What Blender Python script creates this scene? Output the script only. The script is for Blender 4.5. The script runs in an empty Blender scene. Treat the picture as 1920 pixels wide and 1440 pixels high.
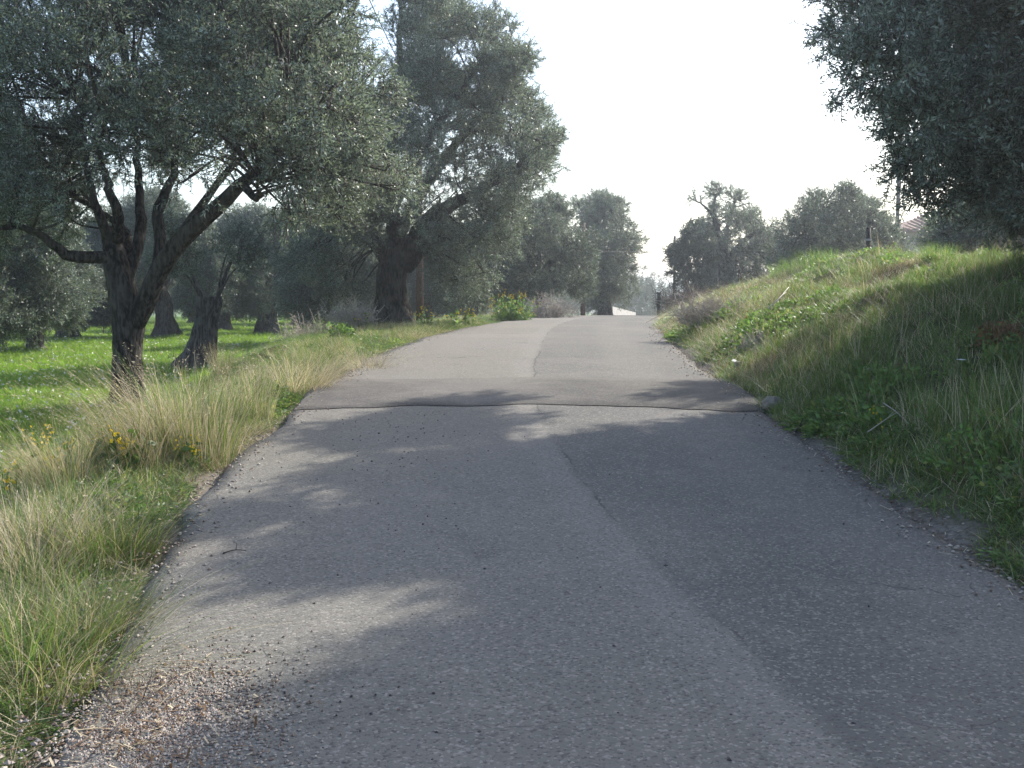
import bpy, math, random
import numpy as np
from mathutils import Vector, Matrix

rng = np.random.default_rng(7)
random.seed(7)
S = bpy.context.scene
COL = S.collection

# ------------------------------------------------------------------ camera, sky, sun, exposure
F = 2100.0                       # focal length in photograph pixels (1920 wide)
PITCH = math.atan(160.0 / F)
EYE = 1.65
cam = bpy.data.cameras.new("camera")
cam.sensor_width = 36.0
cam.lens = F / 1920.0 * 36.0
cam.clip_start = 0.05
cam.clip_end = 6000.0
camo = bpy.data.objects.new("camera", cam)
COL.objects.link(camo)
camo.location = (0, 0, EYE)
camo.rotation_euler = (math.radians(90) - PITCH, 0, 0)
S.camera = camo

SUN_AZ = math.radians(46)        # to the right of the view direction (+Y)
SUN_EL = math.radians(37)
W = bpy.data.worlds.new("World")
S.world = W
W.use_nodes = True
wn = W.node_tree
bg = wn.nodes["Background"]
sky = wn.nodes.new("ShaderNodeTexSky")
sky.sky_type = 'NISHITA'
sky.sun_disc = False
sky.sun_elevation = SUN_EL
sky.sun_rotation = SUN_AZ
sky.altitude = 50
sky.air_density = 1.0
sky.dust_density = 2.2
sky.ozone_density = 1.0
wn.links.new(sky.outputs[0], bg.inputs[0])
bg.inputs[1].default_value = 0.15

sl = bpy.data.lights.new("sun", 'SUN')
sl.energy = 4.2
sl.angle = math.radians(0.53)
sl.color = (1.0, 0.94, 0.85)
so = bpy.data.objects.new("sun", sl)
COL.objects.link(so)
to_sun = Vector((math.sin(SUN_AZ) * math.cos(SUN_EL), math.cos(SUN_AZ) * math.cos(SUN_EL), math.sin(SUN_EL)))
so.rotation_euler = to_sun.to_track_quat('Z', 'Y').to_euler()
so.location = (20, 20, 30)

S.view_settings.view_transform = 'Standard'
S.view_settings.look = 'None'
S.view_settings.gamma = 1.0
S.view_settings.exposure = 1.08
S.view_settings.use_curve_mapping = False


# ------------------------------------------------------------------ numeric helpers
def at(px, py, d):
    """world point that lies at depth d metres along the ray of photo pixel (px, py)"""
    rx, ry = (px - 960.0) / F, -(py - 720.0) / F
    dy = math.cos(PITCH) + ry * math.sin(PITCH)
    dz = -math.sin(PITCH) + ry * math.cos(PITCH)
    t = d / dy
    return np.array((rx * t, d, EYE + dz * t))


def sstep(a, b, x):
    t = np.clip((np.asarray(x, float) - a) / (b - a), 0, 1)
    return t * t * (3 - 2 * t)


def _h(ix, iy, iz):
    n = (ix.astype(np.uint64) * np.uint64(73856093)) ^ (iy.astype(np.uint64) * np.uint64(19349663)) ^ (iz.astype(np.uint64) * np.uint64(83492791))
    n = (n ^ (n >> np.uint64(13))) * np.uint64(1274126177) & np.uint64(0xffffffff)
    n = (n ^ (n >> np.uint64(16))) & np.uint64(0xffff)
    return n.astype(float) / 65535.0 * 2 - 1


def noise(x, y, z=0.0):
    """smooth value noise in -1..1"""
    x, y, z = np.broadcast_arrays(np.asarray(x, float), np.asarray(y, float), np.asarray(z, float))
    x, y, z = x + 5000.5, y + 5000.5, z + 5000.5
    ix, iy, iz = np.floor(x).astype(np.int64), np.floor(y).astype(np.int64), np.floor(z).astype(np.int64)
    fx, fy, fz = x - ix, y - iy, z - iz
    fx, fy, fz = fx * fx * (3 - 2 * fx), fy * fy * (3 - 2 * fy), fz * fz * (3 - 2 * fz)
    r = 0
    for a in (0, 1):
        for b in (0, 1):
            for c in (0, 1):
                w = (fx if a else 1 - fx) * (fy if b else 1 - fy) * (fz if c else 1 - fz)
                r = r + w * _h(ix + a, iy + b, iz + c)
    return r


def fbm(x, y, z=0.0, o=3):
    r, a = 0, 1.0
    for i in range(o):
        r = r + a * noise(x * 2 ** i + 17 * i, y * 2 ** i, z * 2 ** i)
        a *= 0.5
    return r


def curve(pts, sig):
    xs = np.arange(-60, 3000, 0.5)
    p = np.array(pts, float)
    v = np.interp(xs, p[:, 0], p[:, 1])
    k = np.exp(-0.5 * (np.arange(-30, 31) * 0.5 / sig) ** 2)
    k /= k.sum()
    v2 = np.convolve(np.pad(v, 30, mode='edge'), k, mode='valid')
    return lambda q: np.interp(q, xs, v2)


CEN = curve([(-60, .25), (0, .25), (6, .2), (10, .12), (13, .16), (18, .36), (25, 1.04), (35, 2.4), (60, 6.3), (84, 10.6), (120, 18), (200, 30)], 1.5)
RZ = curve([(-60, -3), (0, 0), (3.5, .18), (6.2, .35), (10.5, .58), (12.7, .72), (17.8, .9), (25, .98), (35, 1.02), (45, .97), (60, .72), (84, .1), (120, -1.2), (200, -3), (3000, -3)], 1.2)
BROWZ = curve([(-60, .8), (0, 1.5), (8, 1.95), (15, 2.22), (22, 2.3), (26, 2.2), (35, 1.6), (48, 1.0), (70, .7), (120, -.6), (200, -3), (3000, -3)], 1.2)
BROWU = curve([(-60, 6.5), (0, 6.5), (15, 6.6), (25, 5.9), (35, 4.8), (48, 3.8), (70, 3.4), (3000, 3.4)], 1.5)
SEAM = curve([(-60, 1.2), (0, 1.2), (3.5, .88), (4.7, .67), (6.2, .38), (8.2, .22), (10.4, .1), (13, .05), (18, .08), (29, -.3), (60, -.3), (3000, -.3)], 0.8)
HAZE = 0.0016
HW = 2.2
LW = curve([(-60, 1.7), (3.5, 1.7), (4.4, 1.76), (6.2, 2.15), (8, 2.2), (3000, 2.2)], .5)


def hump(y):
    return 0.035 * np.exp(-((y - 11.7) / 0.9) ** 2)


def height(x, y):
    x, y = np.broadcast_arrays(np.asarray(x, float), np.asarray(y, float))
    c, R = CEN(y), RZ(y) + hump(y)
    u = x - c
    a = -u - LW(y)
    sh = sstep(13, 22, y) * 2.2
    t = sstep(0.25 + sh, 2.6 + sh, a)
    field = 0.10 * fbm(x * .13, y * .13, 3.0) - 3 * sstep(90, 260, y) + 0.0
    zl = (R - .06) * (1 - t) + field * t
    zl = zl + sstep(0.05, .7, a) * (.05 * fbm(x * 1.1, y * 1.1, 9.) + .05 * sstep(0, .8, a) * (1 - sstep(1, 3, a)))
    b = u - HW
    bw = BROWU(y) - HW
    k = np.clip(b / bw, 0, 1)
    e = 0.55 * np.sin(k * math.pi / 2) + 0.45 * k * k * (3 - 2 * k)
    zr = (R - .06) * (1 - e) + BROWZ(y) * e
    zr = zr + sstep(.1, 1.2, b) * (.20 * fbm(x * .55, y * .4, 4.) + .10 * fbm(x * 1.5, y * 1.3, 2.)) * (1 - .5 * sstep(30, 60, y))
    # a little eroded ledge along the bank
    zr = zr - .16 * sstep(.5, .62, k + .06 * noise(y * .5, 3.)) * (1 - sstep(.62, .85, k)) * sstep(9, 13, y) * (1 - sstep(24, 28, y))
    z = np.where(a > 0, zl, np.where(b > 0, zr, R - .09))
    return z


def hit(px, py, d0=None):
    """where the ray of photo pixel (px, py) meets the ground (or depth d0 if it does not, near d0)"""
    ds = np.arange(2.0, 90, .05) if d0 is None else np.arange(d0 * .6, d0 * 1.6, .03)
    a, b = at(px, py, ds[0]), at(px, py, ds[-1])
    P = a + (b - a) * ((ds - ds[0]) / (ds[-1] - ds[0]))[:, None]
    below = P[:, 2] < np.maximum(height(P[:, 0], P[:, 1]), np.where(np.abs(P[:, 0] - CEN(P[:, 1])) < HW, RZ(P[:, 1]), -99))
    if below.any():
        return P[np.argmax(below)]
    return at(px, py, d0 or 30)


def gz(x, y):
    return float(height(x, y))


# ------------------------------------------------------------------ object helpers
def tag(o, label=None, cat=None, group=None, kind=None):
    for k, v in (("label", label), ("category", cat), ("group", group), ("kind", kind)):
        if v:
            o[k] = v
    return o


def empty(name, loc, rz=0.0):
    o = bpy.data.objects.new(name, None)
    o.empty_display_size = .2
    o.location = loc
    o.rotation_euler = (0, 0, rz)
    COL.objects.link(o)
    return o


def mesh(name, v, f, mats, mi=None, smooth=False, attrs=None):
    me = bpy.data.meshes.new(name)
    me.from_pydata(np.asarray(v, float).tolist(), [], f.tolist() if isinstance(f, np.ndarray) else f)
    for m in (mats if isinstance(mats, (list, tuple)) else [mats]):
        me.materials.append(m)
    if mi is not None:
        me.polygons.foreach_set("material_index", np.asarray(mi, np.int32))
    if smooth:
        me.polygons.foreach_set("use_smooth", np.ones(len(me.polygons), bool))
    for k, (ty, val) in (attrs or {}).items():
        at_ = me.attributes.new(k, ty, 'POINT')
        at_.data.foreach_set('vector' if ty == 'FLOAT_VECTOR' else 'value', np.asarray(val).ravel())
    me.update()
    return me


def obj(name, me, parent=None, loc=None):
    o = bpy.data.objects.new(name, me)
    COL.objects.link(o)
    if parent:
        o.parent = parent
    if loc is not None:
        o.location = loc
    return o


def copy_tree(o, parent=None):
    c = o.copy()
    COL.objects.link(c)
    c.parent = parent
    for ch in list(o.children):
        copy_tree(ch, c)
    return c


class MB:
    """collects geometry for one mesh"""
    def __init__(s):
        s.v, s.f, s.m, s.n = [], [], [], 0

    def add(s, v, f, m=0):
        v = np.asarray(v, float)
        s.v.append(v)
        s.f += [[i + s.n for i in q] for q in f]
        s.m += [m] * len(f)
        s.n += len(v)

    def mesh(s, name, mats, smooth=False):
        return mesh(name, np.concatenate(s.v), s.f, mats, s.m, smooth)


def spline(p, n):
    """resample a polyline (k columns) smoothly with n points (Catmull-Rom)"""
    p = np.asarray(p, float)
    if len(p) == 2:
        return p[0] + (p[1] - p[0]) * np.linspace(0, 1, n)[:, None]
    q = np.vstack([2 * p[0] - p[1], p, 2 * p[-1] - p[-2]])
    t = np.linspace(0, len(p) - 1 - 1e-6, n)
    i = t.astype(int)
    f = (t - i)[:, None]
    a, b, c, d = q[i], q[i + 1], q[i + 2], q[i + 3]
    return .5 * (2 * b + (c - a) * f + (2 * a - 5 * b + 4 * c - d) * f ** 2 + (3 * b - a - 3 * c + d) * f ** 3)


def tube(path, rad, seg=10, rough=0.0, flare=0.0, seed=0.0, cap=True, fr=2.2):
    """tapered tube, optionally gnarled, as (verts, faces)"""
    P = np.asarray(path, float)
    n = len(P)
    T = np.gradient(P, axis=0)
    T /= np.linalg.norm(T, axis=1)[:, None] + 1e-9
    ref = np.array((0.3, 1.0, 0.1)) if abs(T[0, 2]) > .6 else np.array((0, 0, 1.))
    A = np.cross(T, ref)
    A /= np.linalg.norm(A, axis=1)[:, None] + 1e-9
    B = np.cross(T, A)
    th = np.linspace(0, 2 * math.pi, seg, endpoint=False)
    ct, st = np.cos(th), np.sin(th)
    R = np.asarray(rad, float)[:, None] * np.ones((1, seg))
    L = np.concatenate([[0], np.cumsum(np.linalg.norm(np.diff(P, axis=0), axis=1))])
    if rough:
        rr = np.asarray(rad)[:, None]
        tw = L[:, None] * .9
        g = noise(np.cos(th + tw) * 2.4 + seed, np.sin(th + tw) * 2.4, L[:, None] * fr * .6)
        g2 = noise(np.cos(th + tw) * 5 + seed, np.sin(th + tw) * 5, L[:, None] * fr * 1.1 + 7)
        R = R * (1 + rough * (g + .55 * g2))
    if flare:
        fl = np.exp(-L / .35)[:, None]
        R = R * (1 + flare * fl * (.6 + .5 * np.cos(4 * th + seed * 3) + .3 * np.cos(7 * th + seed)))
    V = P[:, None, :] + A[:, None, :] * (R * ct)[..., None] + B[:, None, :] * (R * st)[..., None]
    V = V.reshape(-1, 3)
    i = np.arange(n - 1)[:, None] * seg
    j = np.arange(seg)[None, :]
    j2 = (j + 1) % seg
    Fq = np.stack([i + j, i + j2, i + seg + j2, i + seg + j], -1).reshape(-1, 4).tolist()
    if cap:
        Fq.append(list(range((n - 1) * seg, n * seg)))
        Fq.append(list(range(seg))[::-1])
    return V, Fq


def box(c, s, rz=0.0):
    x, y, z = np.array(s) / 2
    v = np.array([(-x, -y, -z), (x, -y, -z), (x, y, -z), (-x, y, -z), (-x, -y, z), (x, -y, z), (x, y, z), (-x, y, z)])
    co, si = math.cos(rz), math.sin(rz)
    v = v @ np.array([(co, si, 0), (-si, co, 0), (0, 0, 1)])
    return v + np.array(c), [[3, 2, 1, 0], [4, 5, 6, 7], [0, 1, 5, 4], [1, 2, 6, 5], [2, 3, 7, 6], [3, 0, 4, 7]]


# ------------------------------------------------------------------ materials
class NT:
    def __init__(s, name):
        s.m = bpy.data.materials.new(name)
        s.m.use_nodes = True
        s.t = s.m.node_tree
        s.t.nodes.clear()
        s.out = s.n("ShaderNodeOutputMaterial")

    def n(s, ty, **kw):
        nd = s.t.nodes.new(ty)
        for k, v in kw.items():
            setattr(nd, k, v)
        return nd

    def put(s, sock, v):
        if hasattr(v, "is_output"):
            s.t.links.new(v, sock)
        elif isinstance(v, (tuple, list)) and len(v) == 3 and sock.type == 'RGBA':
            sock.default_value = (*v, 1)
        else:
            sock.default_value = v

    def math(s, op, a, b=0.0, c=None, clamp=False):
        nd = s.n("ShaderNodeMath", operation=op, use_clamp=clamp)
        s.put(nd.inputs[0], a)
        s.put(nd.inputs[1], b)
        if c is not None:
            s.put(nd.inputs[2], c)
        return nd.outputs[0]

    def ramp(s, v, a, b, c=0.0, d=1.0):
        nd = s.n("ShaderNodeMapRange", interpolation_type='SMOOTHSTEP')
        for i, q in enumerate((v, a, b, c, d)):
            s.put(nd.inputs[i], q)
        return nd.outputs[0]

    def mix(s, f, a, b, mode='MIX'):
        nd = s.n("ShaderNodeMix", data_type='RGBA', blend_type=mode)
        s.put(nd.inputs[0], f)
        s.put(nd.inputs[6], a)
        s.put(nd.inputs[7], b)
        return nd.outputs[2]

    def noise(s, vec, scale, detail=3.0, rough=.55):
        nd = s.n("ShaderNodeTexNoise")
        if vec is not None:
            s.put(nd.inputs["Vector"], vec)
        nd.inputs["Scale"].default_value = scale
        nd.inputs["Detail"].default_value = detail
        nd.inputs["Roughness"].default_value = rough
        return nd.outputs["Fac"]

    def coord(s, which="Object"):
        return s.n("ShaderNodeTexCoord").outputs[which]

    def attr(s, name):
        return s.n("ShaderNodeAttribute", attribute_name=name).outputs["Fac"]

    def bump(s, h, strength, dist):
        nd = s.n("ShaderNodeBump")
        nd.inputs["Strength"].default_value = strength
        nd.inputs["Distance"].default_value = dist
        s.put(nd.inputs["Height"], h)
        return nd.outputs[0]

    def bsdf(s, col, rough=.8, normal=None, spec=.3, link=True):
        nd = s.n("ShaderNodeBsdfPrincipled")
        s.put(nd.inputs["Base Color"], col)
        s.put(nd.inputs["Roughness"], rough)
        s.put(nd.inputs["Specular IOR Level"], spec)
        if normal is not None:
            s.put(nd.inputs["Normal"], normal)
        if link:
            s.t.links.new(nd.outputs[0], s.out.inputs[0])
        return nd.outputs[0]


def leaf_mat(name, front, back, trans, tcol, var=.35, rough=.5, spec=.4, hue=None):
    t = NT(name)
    g = t.n("ShaderNodeNewGeometry")
    ri = g.outputs["Random Per Island"]
    oi = t.n("ShaderNodeObjectInfo").outputs["Random"]
    col = t.mix(g.outputs["Backfacing"], front, back)
    if hue:
        col = t.mix(t.math('MULTIPLY', oi, .8), col, hue)
    v = t.math('MULTIPLY_ADD', ri, var * 1.2, 1 - var * .6)
    v = t.math('MULTIPLY', v, t.math('MULTIPLY_ADD', oi, var * .8, 1 - var * .4))
    col = t.mix(1.0, col, t.n("ShaderNodeCombineColor").outputs[0], 'MULTIPLY') if False else col
    vv = t.n("ShaderNodeVectorMath", operation='SCALE')
    t.put(vv.inputs[0], col)
    t.put(vv.inputs["Scale"], v)
    p = t.bsdf(vv.outputs[0], rough, spec=spec, link=False)
    tr = t.n("ShaderNodeBsdfTranslucent")
    tv = t.n("ShaderNodeVectorMath", operation='SCALE')
    t.put(tv.inputs[0], tuple(tcol))
    t.put(tv.inputs["Scale"], v)
    t.put(tr.inputs[0], tv.outputs[0])
    mx = t.n("ShaderNodeMixShader")
    mx.inputs[0].default_value = trans
    t.t.links.new(p, mx.inputs[1])
    t.t.links.new(tr.outputs[0], mx.inputs[2])
    t.t.links.new(mx.outputs[0], t.out.inputs[0])
    return t.m


def bark_mat(name, a, b):
    t = NT(name)
    co = t.coord()
    mp = t.n("ShaderNodeMapping")
    mp.inputs["Scale"].default_value = (1, 1, .22)
    t.put(mp.inputs[0], co)
    n1 = t.noise(mp.outputs[0], 22, 5, .65)
    n2 = t.noise(co, 3, 3)
    col = t.mix(t.ramp(n1, .42, .62), a, b)
    col = t.mix(t.ramp(n2, .45, .7, 0, .5), col, tuple(x * 1.5 for x in b))
    t.bsdf(col, .9, t.bump(n1, 1.0, .07), .15)
    return t.m


def plain(name, a, b=None, scale=8.0, rough=.8, spec=.3, bump=.0):
    t = NT(name)
    co = t.coord()
    n1 = t.noise(co, scale, 4)
    col = t.mix(t.ramp(n1, .35, .65), a, b or tuple(x * .7 for x in a))
    t.bsdf(col, rough, t.bump(n1, bump, .02) if bump else None, spec)
    return t.m


M_leaf = leaf_mat("olive_leaf", (.098, .145, .118), (.32, .37, .335), .34, (.22, .28, .16), .6, .38, .5)
M_leaf_far = leaf_mat("olive_leaf_far", (.072, .105, .08), (.215, .25, .22), .3, (.165, .215, .12), .6, .45, .4)
M_leaf_dark = leaf_mat("dark_leaf", (.055, .085, .055), (.09, .125, .085), .2, (.07, .12, .03), .5, .5, .4)
M_twig = plain("twig_wood", (.09, .075, .06), scale=20)
M_bark = bark_mat("olive_bark", (.016, .014, .012), (.105, .094, .085))
M_bark_grey = bark_mat("grey_bark", (.035, .032, .03), (.14, .13, .122))
M_green = leaf_mat("green_blade", (.092, .155, .046), (.10, .165, .05), .36, (.17, .31, .05), .6, .5, .35)
M_field = leaf_mat("meadow_blade", (.125, .215, .03), (.135, .225, .035), .45, (.26, .43, .035), .5, .5, .3)
M_straw = leaf_mat("straw_blade", (.54, .47, .33), (.52, .45, .31), .35, (.52, .43, .26), .5, .6, .3)
M_olive_blade = leaf_mat("olive_blade", (.19, .21, .075), (.20, .22, .08), .4, (.28, .31, .085), .5, .55, .3)
M_brown = leaf_mat("brown_blade", (.16, .10, .055), (.16, .10, .055), .25, (.2, .12, .05), .5, .7, .2)
M_yellow = leaf_mat("yellow_petal", (.75, .56, .03), (.7, .52, .03), .3, (.75, .55, .03), .2, .5, .3)
M_white = plain("white_petal", (.75, .75, .70), (.68, .68, .62))


# ------------------------------------------------------------------ scatter (grass tufts, leaf sprays)
def scatter_group(name, sources):
    col = bpy.data.collections.new(name + "_sources")
    for i, me in enumerate(sources):
        o = bpy.data.objects.new("%s_source_%02d" % (name, i), me)
        col.objects.link(o)
    ng = bpy.data.node_groups.new(name, 'GeometryNodeTree')
    ng.interface.new_socket("Geometry", in_out='INPUT', socket_type='NodeSocketGeometry')
    ng.interface.new_socket("Geometry", in_out='OUTPUT', socket_type='NodeSocketGeometry')
    N, L = ng.nodes, ng.links
    gi, go = N.new("NodeGroupInput"), N.new("NodeGroupOutput")
    ip = N.new("GeometryNodeInstanceOnPoints")
    ci = N.new("GeometryNodeCollectionInfo")
    ci.inputs["Collection"].default_value = col
    ci.inputs["Separate Children"].default_value = True
    ci.inputs["Reset Children"].default_value = True

    def na(nm, ty):
        a = N.new("GeometryNodeInputNamedAttribute")
        a.data_type = ty
        a.inputs["Name"].default_value = nm
        return a.outputs["Attribute"]
    er = N.new("FunctionNodeEulerToRotation")
    L.new(na("rot", 'FLOAT_VECTOR'), er.inputs[0])
    L.new(gi.outputs[0], ip.inputs["Points"])
    L.new(ci.outputs[0], ip.inputs["Instance"])
    ip.inputs["Pick Instance"].default_value = True
    L.new(na("idx", 'INT'), ip.inputs["Instance Index"])
    L.new(er.outputs[0], ip.inputs["Rotation"])
    L.new(na("scl", 'FLOAT_VECTOR'), ip.inputs["Scale"])
    L.new(ip.outputs[0], go.inputs[0])
    return ng


def scatter_mesh(name, pts, rot, scl, idx):
    scl = np.asarray(scl, float)
    if scl.ndim == 1:
        scl = np.repeat(scl[:, None], 3, 1)
    return mesh(name, pts, [], [], attrs={"rot": ('FLOAT_VECTOR', rot.astype(np.float32)), "scl": ('FLOAT_VECTOR', scl.astype(np.float32)),
                                           "idx": ('INT', np.asarray(idx, np.int32))})


def scatter(o, ng):
    md = o.modifiers.new("scatter", 'NODES')
    md.node_group = ng
    return o


def euler_from_dirs(D, spin):
    """XYZ euler turning +Z into D with a spin about it"""
    D = D / (np.linalg.norm(D, axis=1)[:, None] + 1e-9)
    az, ti = np.arctan2(D[:, 1], D[:, 0]), np.arccos(np.clip(D[:, 2], -1, 1))
    ca, sa, ct, st, cs, ss = np.cos(az), np.sin(az), np.cos(ti), np.sin(ti), np.cos(spin), np.sin(spin)
    # Rz(az) Ry(ti) Rz(spin)
    r00, r10, r20 = ca * ct * cs - sa * ss, sa * ct * cs + ca * ss, -st * cs
    r21, r22 = st * ss, ct
    return np.stack([np.arctan2(r21, r22), -np.arcsin(np.clip(r20, -1, 1)), np.arctan2(r10, r00)], 1)


def unit(v):
    return v / (np.linalg.norm(v, axis=-1, keepdims=True) + 1e-9)


def spray_mesh(name, r, twigs=6, leaves=16, L=.46, ll=.058, lw=.0155, mats=None, wide=.55):
    mb = MB()
    for k in range(twigs):
        t0 = 0 if k == 0 else r.uniform(.05, .6) * L
        d = np.array((0, 0, 1.)) if k == 0 else unit(np.array((r.normal(), r.normal(), 0)) * wide + np.array((0, 0, .75)))
        p0 = np.array((0, 0, t0))
        ln = L * (1 - t0 / L) * r.uniform(.7, 1.05) if k else L
        bend = r.normal(size=3) * .12
        pts = [p0 + d * ln * s + bend * ln * s * s + np.array((0, 0, -.10 * ln * s * s)) for s in np.linspace(0, 1, 4)]
        V, f = tube(pts, np.array((.006, .005, .004, .002)), 3, cap=False)
        mb.add(V, f, 1)
        for j in range(leaves):
            s = (j + .6) / leaves
            i = min(int(s * 3), 2)
            p = pts[i] + (pts[i + 1] - pts[i]) * (s * 3 - i)
            tdir = unit(pts[i + 1] - pts[i])
            side = unit(np.cross(tdir, r.normal(size=3)))
            ld = unit(tdir * r.uniform(.3, .9) + side * r.uniform(.6, 1.0))
            nrm = unit(np.cross(ld, unit(r.normal(size=3))))
            l_, w_ = ll * r.uniform(.7, 1.2), lw * r.uniform(.8, 1.2) / 2
            w = np.cross(ld, nrm) * w_
            mb.add([p, p + ld * l_ * .45 + w, p + ld * l_, p + ld * l_ * .45 - w], [[0, 1, 2, 3]], 0)
    return mb.mesh(name, mats)


sr = np.random.default_rng(3)
NG_OLIVE = scatter_group("olive_sprays", [spray_mesh("olive_spray", sr, mats=[M_leaf, M_twig]) for _ in range(7)])
NG_OLIVE_FAR = scatter_group("olive_sprays_far", [spray_mesh("olive_spray_far", sr, 6, 13, .5, .08, .024, [M_leaf_far, M_twig]) for _ in range(5)])
NG_DARK = scatter_group("dark_sprays", [spray_mesh("dark_spray", sr, 6, 9, .45, .08, .035, [M_leaf_dark, M_twig]) for _ in range(4)])


def crown_points(lobes, n, center, r, up=.35, rnd=.55, size=(.8, 1.25), hollow=.5):
    lo = np.asarray(lobes, float)
    w = lo[:, 3] ** 2.0
    i = r.choice(len(lo), n, p=w / w.sum())
    d = unit(r.normal(size=(n, 3)))
    rad = lo[i, 3] * (hollow + (1 - hollow) * r.random(n)) * (1 + .18 * noise(d[:, 0] * 2 + i, d[:, 1] * 2, d[:, 2] * 2))
    rad = rad * np.where(r.random(n) < .07, r.uniform(1.1, 1.45, n), 1)
    p = lo[i, :3] + d * rad[:, None] * np.array((1, 1, .85))
    out = unit(.6 * d + .6 * unit(p - np.asarray(center)))
    D = out + np.array((0, 0, up)) + r.normal(size=(n, 3)) * rnd
    return p, euler_from_dirs(D, r.random(n) * 6.283), r.uniform(*size, n)


def blob_lobes(blobs, d, D, skew=0.0):
    """picture blobs (px, py, r_px) at depth d become 3-D lobes spread over the crown's thickness D"""
    b = np.array(blobs, float)
    c = b[:, :2].mean(0)
    q = np.linalg.norm((b[:, :2] - c), axis=1)
    q = q / (q.max() + 1e-6)
    res = []
    for (px, py, rp), rho in zip(b, q):
        k = D * math.sqrt(max(.08, 1 - rho ** 2))
        for dd in (-k, 0, k):
            for m in range(3):
                if rng.random() < .28 and dd != 0:
                    continue
                o3 = rng.normal(size=3) * .42
                d2 = d + dd + skew * (px - c[0]) / 400.0 + rng.normal() * .2 + o3[2] * rp / F * d
                P = at(px + o3[0] * rp, py + o3[1] * rp, d2)
                res.append((*P, rp / F * d2 * rng.uniform(.42, .72)))
    return np.array(res)


def wood(root, base, trunk, limbs, lobes, bark, seg=18, twig_r=.028):
    """trunk, limbs and the twigs that carry the lobes; all points in world space"""
    base = np.asarray(base)
    tp = spline(np.array(trunk, float), 26)
    V, f = tube(tp[:, :3] - base, tp[:, 3], seg * 2, .2, .45, seed=rng.random() * 20)
    obj("trunk", mesh("trunk", V, f, bark, smooth=True), root)
    skel = [tp[19:, :4]]
    for lb in limbs:
        lp = spline(np.array(lb, float), 18)
        lp[1:, :3] += .03 * rng.normal(size=(17, 3)) * np.linspace(0, 1, 17)[:, None]
        V, f = tube(lp[:, :3] - base, lp[:, 3], seg, .14, seed=rng.random() * 20)
        obj("branch", mesh("branch", V, f, bark, smooth=True), root)
        skel.append(lp[4:, :4])
    sk = np.concatenate(skel)
    mb = MB()
    for L in lobes:
        c = L[:3]
        dd = np.linalg.norm(sk[:, :3] - c, axis=1) + np.maximum(0, sk[:, 2] - c[2] - .8) * .5
        s = sk[np.argmin(dd)]
        ln = np.linalg.norm(c - s[:3])
        r0 = min(twig_r * (.5 + .25 * ln), s[3] * .8)
        mid = (s[:3] + c) / 2 + rng.normal(size=3) * .13 * ln + np.array((0, 0, .16 * ln))
        pts = spline(np.array([s[:3], mid, c]), 7)
        V, f = tube(pts - base, np.linspace(r0, r0 * .45, 7), 5, cap=False)
        mb.add(V, f)
        for _ in range(2):
            e = c + unit(rng.normal(size=3) + np.array((0, 0, .3))) * L[3] * rng.uniform(.6, .95)
            m2 = (c + e) / 2 + rng.normal(size=3) * .12 * L[3]
            a = pts[rng.integers(4, 7)]
            pp = spline(np.array([a, m2, e]), 5)
            V, f = tube(pp - base, np.linspace(r0 * .5, .005, 5), 4, cap=False)
            mb.add(V, f)
    tag(obj("twigs", mb.mesh("twigs", bark, True), root), kind="stuff")


def photo_tree(name, label, cat, group, base_px, d, trunk, limbs, blobs, D, n, ng=None, bark=None, center_dz=0, size=(.8, 1.25), skew=None, hollow=.45, twig_r=.028, keep=None):
    ng = ng or NG_OLIVE
    bx = at(base_px[0], base_px[1], d)[0]
    base = np.array((bx, d, gz(bx, d)))
    root = empty(name, base)
    tag(root, label, cat, group)
    k = d / F

    def conv(pts):
        return [(*at(p[0], p[1], d + (p[3] if len(p) > 3 else 0)), p[2] * k) for p in pts]
    tr = conv(trunk)
    tr[0] = (base[0], base[1], base[2] - .08, tr[0][3])
    lobes = blob_lobes(blobs, d, D, skew or 0.0)
    if keep:
        lobes = lobes[keep(lobes)]
    wood(root, base, tr, [conv(l) for l in limbs], lobes, bark or M_bark, twig_r=twig_r)
    cen = lobes[:, :3].mean(0) - np.array((0, 0, center_dz))
    p, e, s = crown_points(lobes, n, cen, rng, size=size, hollow=hollow)
    o = obj("crown", scatter_mesh("crown", p - base, e, s, rng.integers(0, 5, n)), root)
    tag(scatter(o, ng), kind="stuff")
    return root


# ------------------------------------------------------------------ ground
def grid_axis(segs):
    out = [segs[0][0]]
    for a, b, s in segs:
        n = max(1, int(round((b - a) / s)))
        out += list(np.linspace(a, b, n + 1)[1:])
    return np.array(out)


def geo(a, b, s0, g=1.22):
    v, s, x = [], s0, a
    while x < b:
        x += s
        s *= g
        v.append(x)
    return v


ys = np.concatenate([-np.array(geo(5, 400, 2.))[::-1], grid_axis([(-5, 30, .22), (30, 70, .6)]), geo(70, 2600, 1.2)])
us = np.concatenate([-np.array(geo(14, 2000, .8))[::-1], grid_axis([(-14, -6, .5), (-6, 9, .16), (9, 16, .6)]), geo(16, 2000, 1.)])
U, Y = np.meshgrid(us, ys)
X = U + CEN(Y)
Z = height(X, Y)
nu, ny = len(us), len(ys)
idx = np.arange(nu * ny).reshape(ny, nu)
faces = np.stack([idx[:-1, :-1], idx[:-1, 1:], idx[1:, 1:], idx[1:, :-1]], -1).reshape(-1, 4)
t = NT("earth_and_turf")
co = t.coord()
un = t.attr("u")
n1, n2, n3 = t.noise(co, .35, 4), t.noise(co, 2.3, 5), t.noise(co, 30, 4, .7)
field = t.mix(t.ramp(n2, .35, .65), (.085, .165, .028), (.115, .205, .033))
field = t.mix(t.ramp(n1, .48, .66, 0, .75), field, (.13, .14, .055))
verge = t.mix(t.ramp(n2, .35, .7), (.075, .06, .035), (.085, .09, .035))
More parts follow.
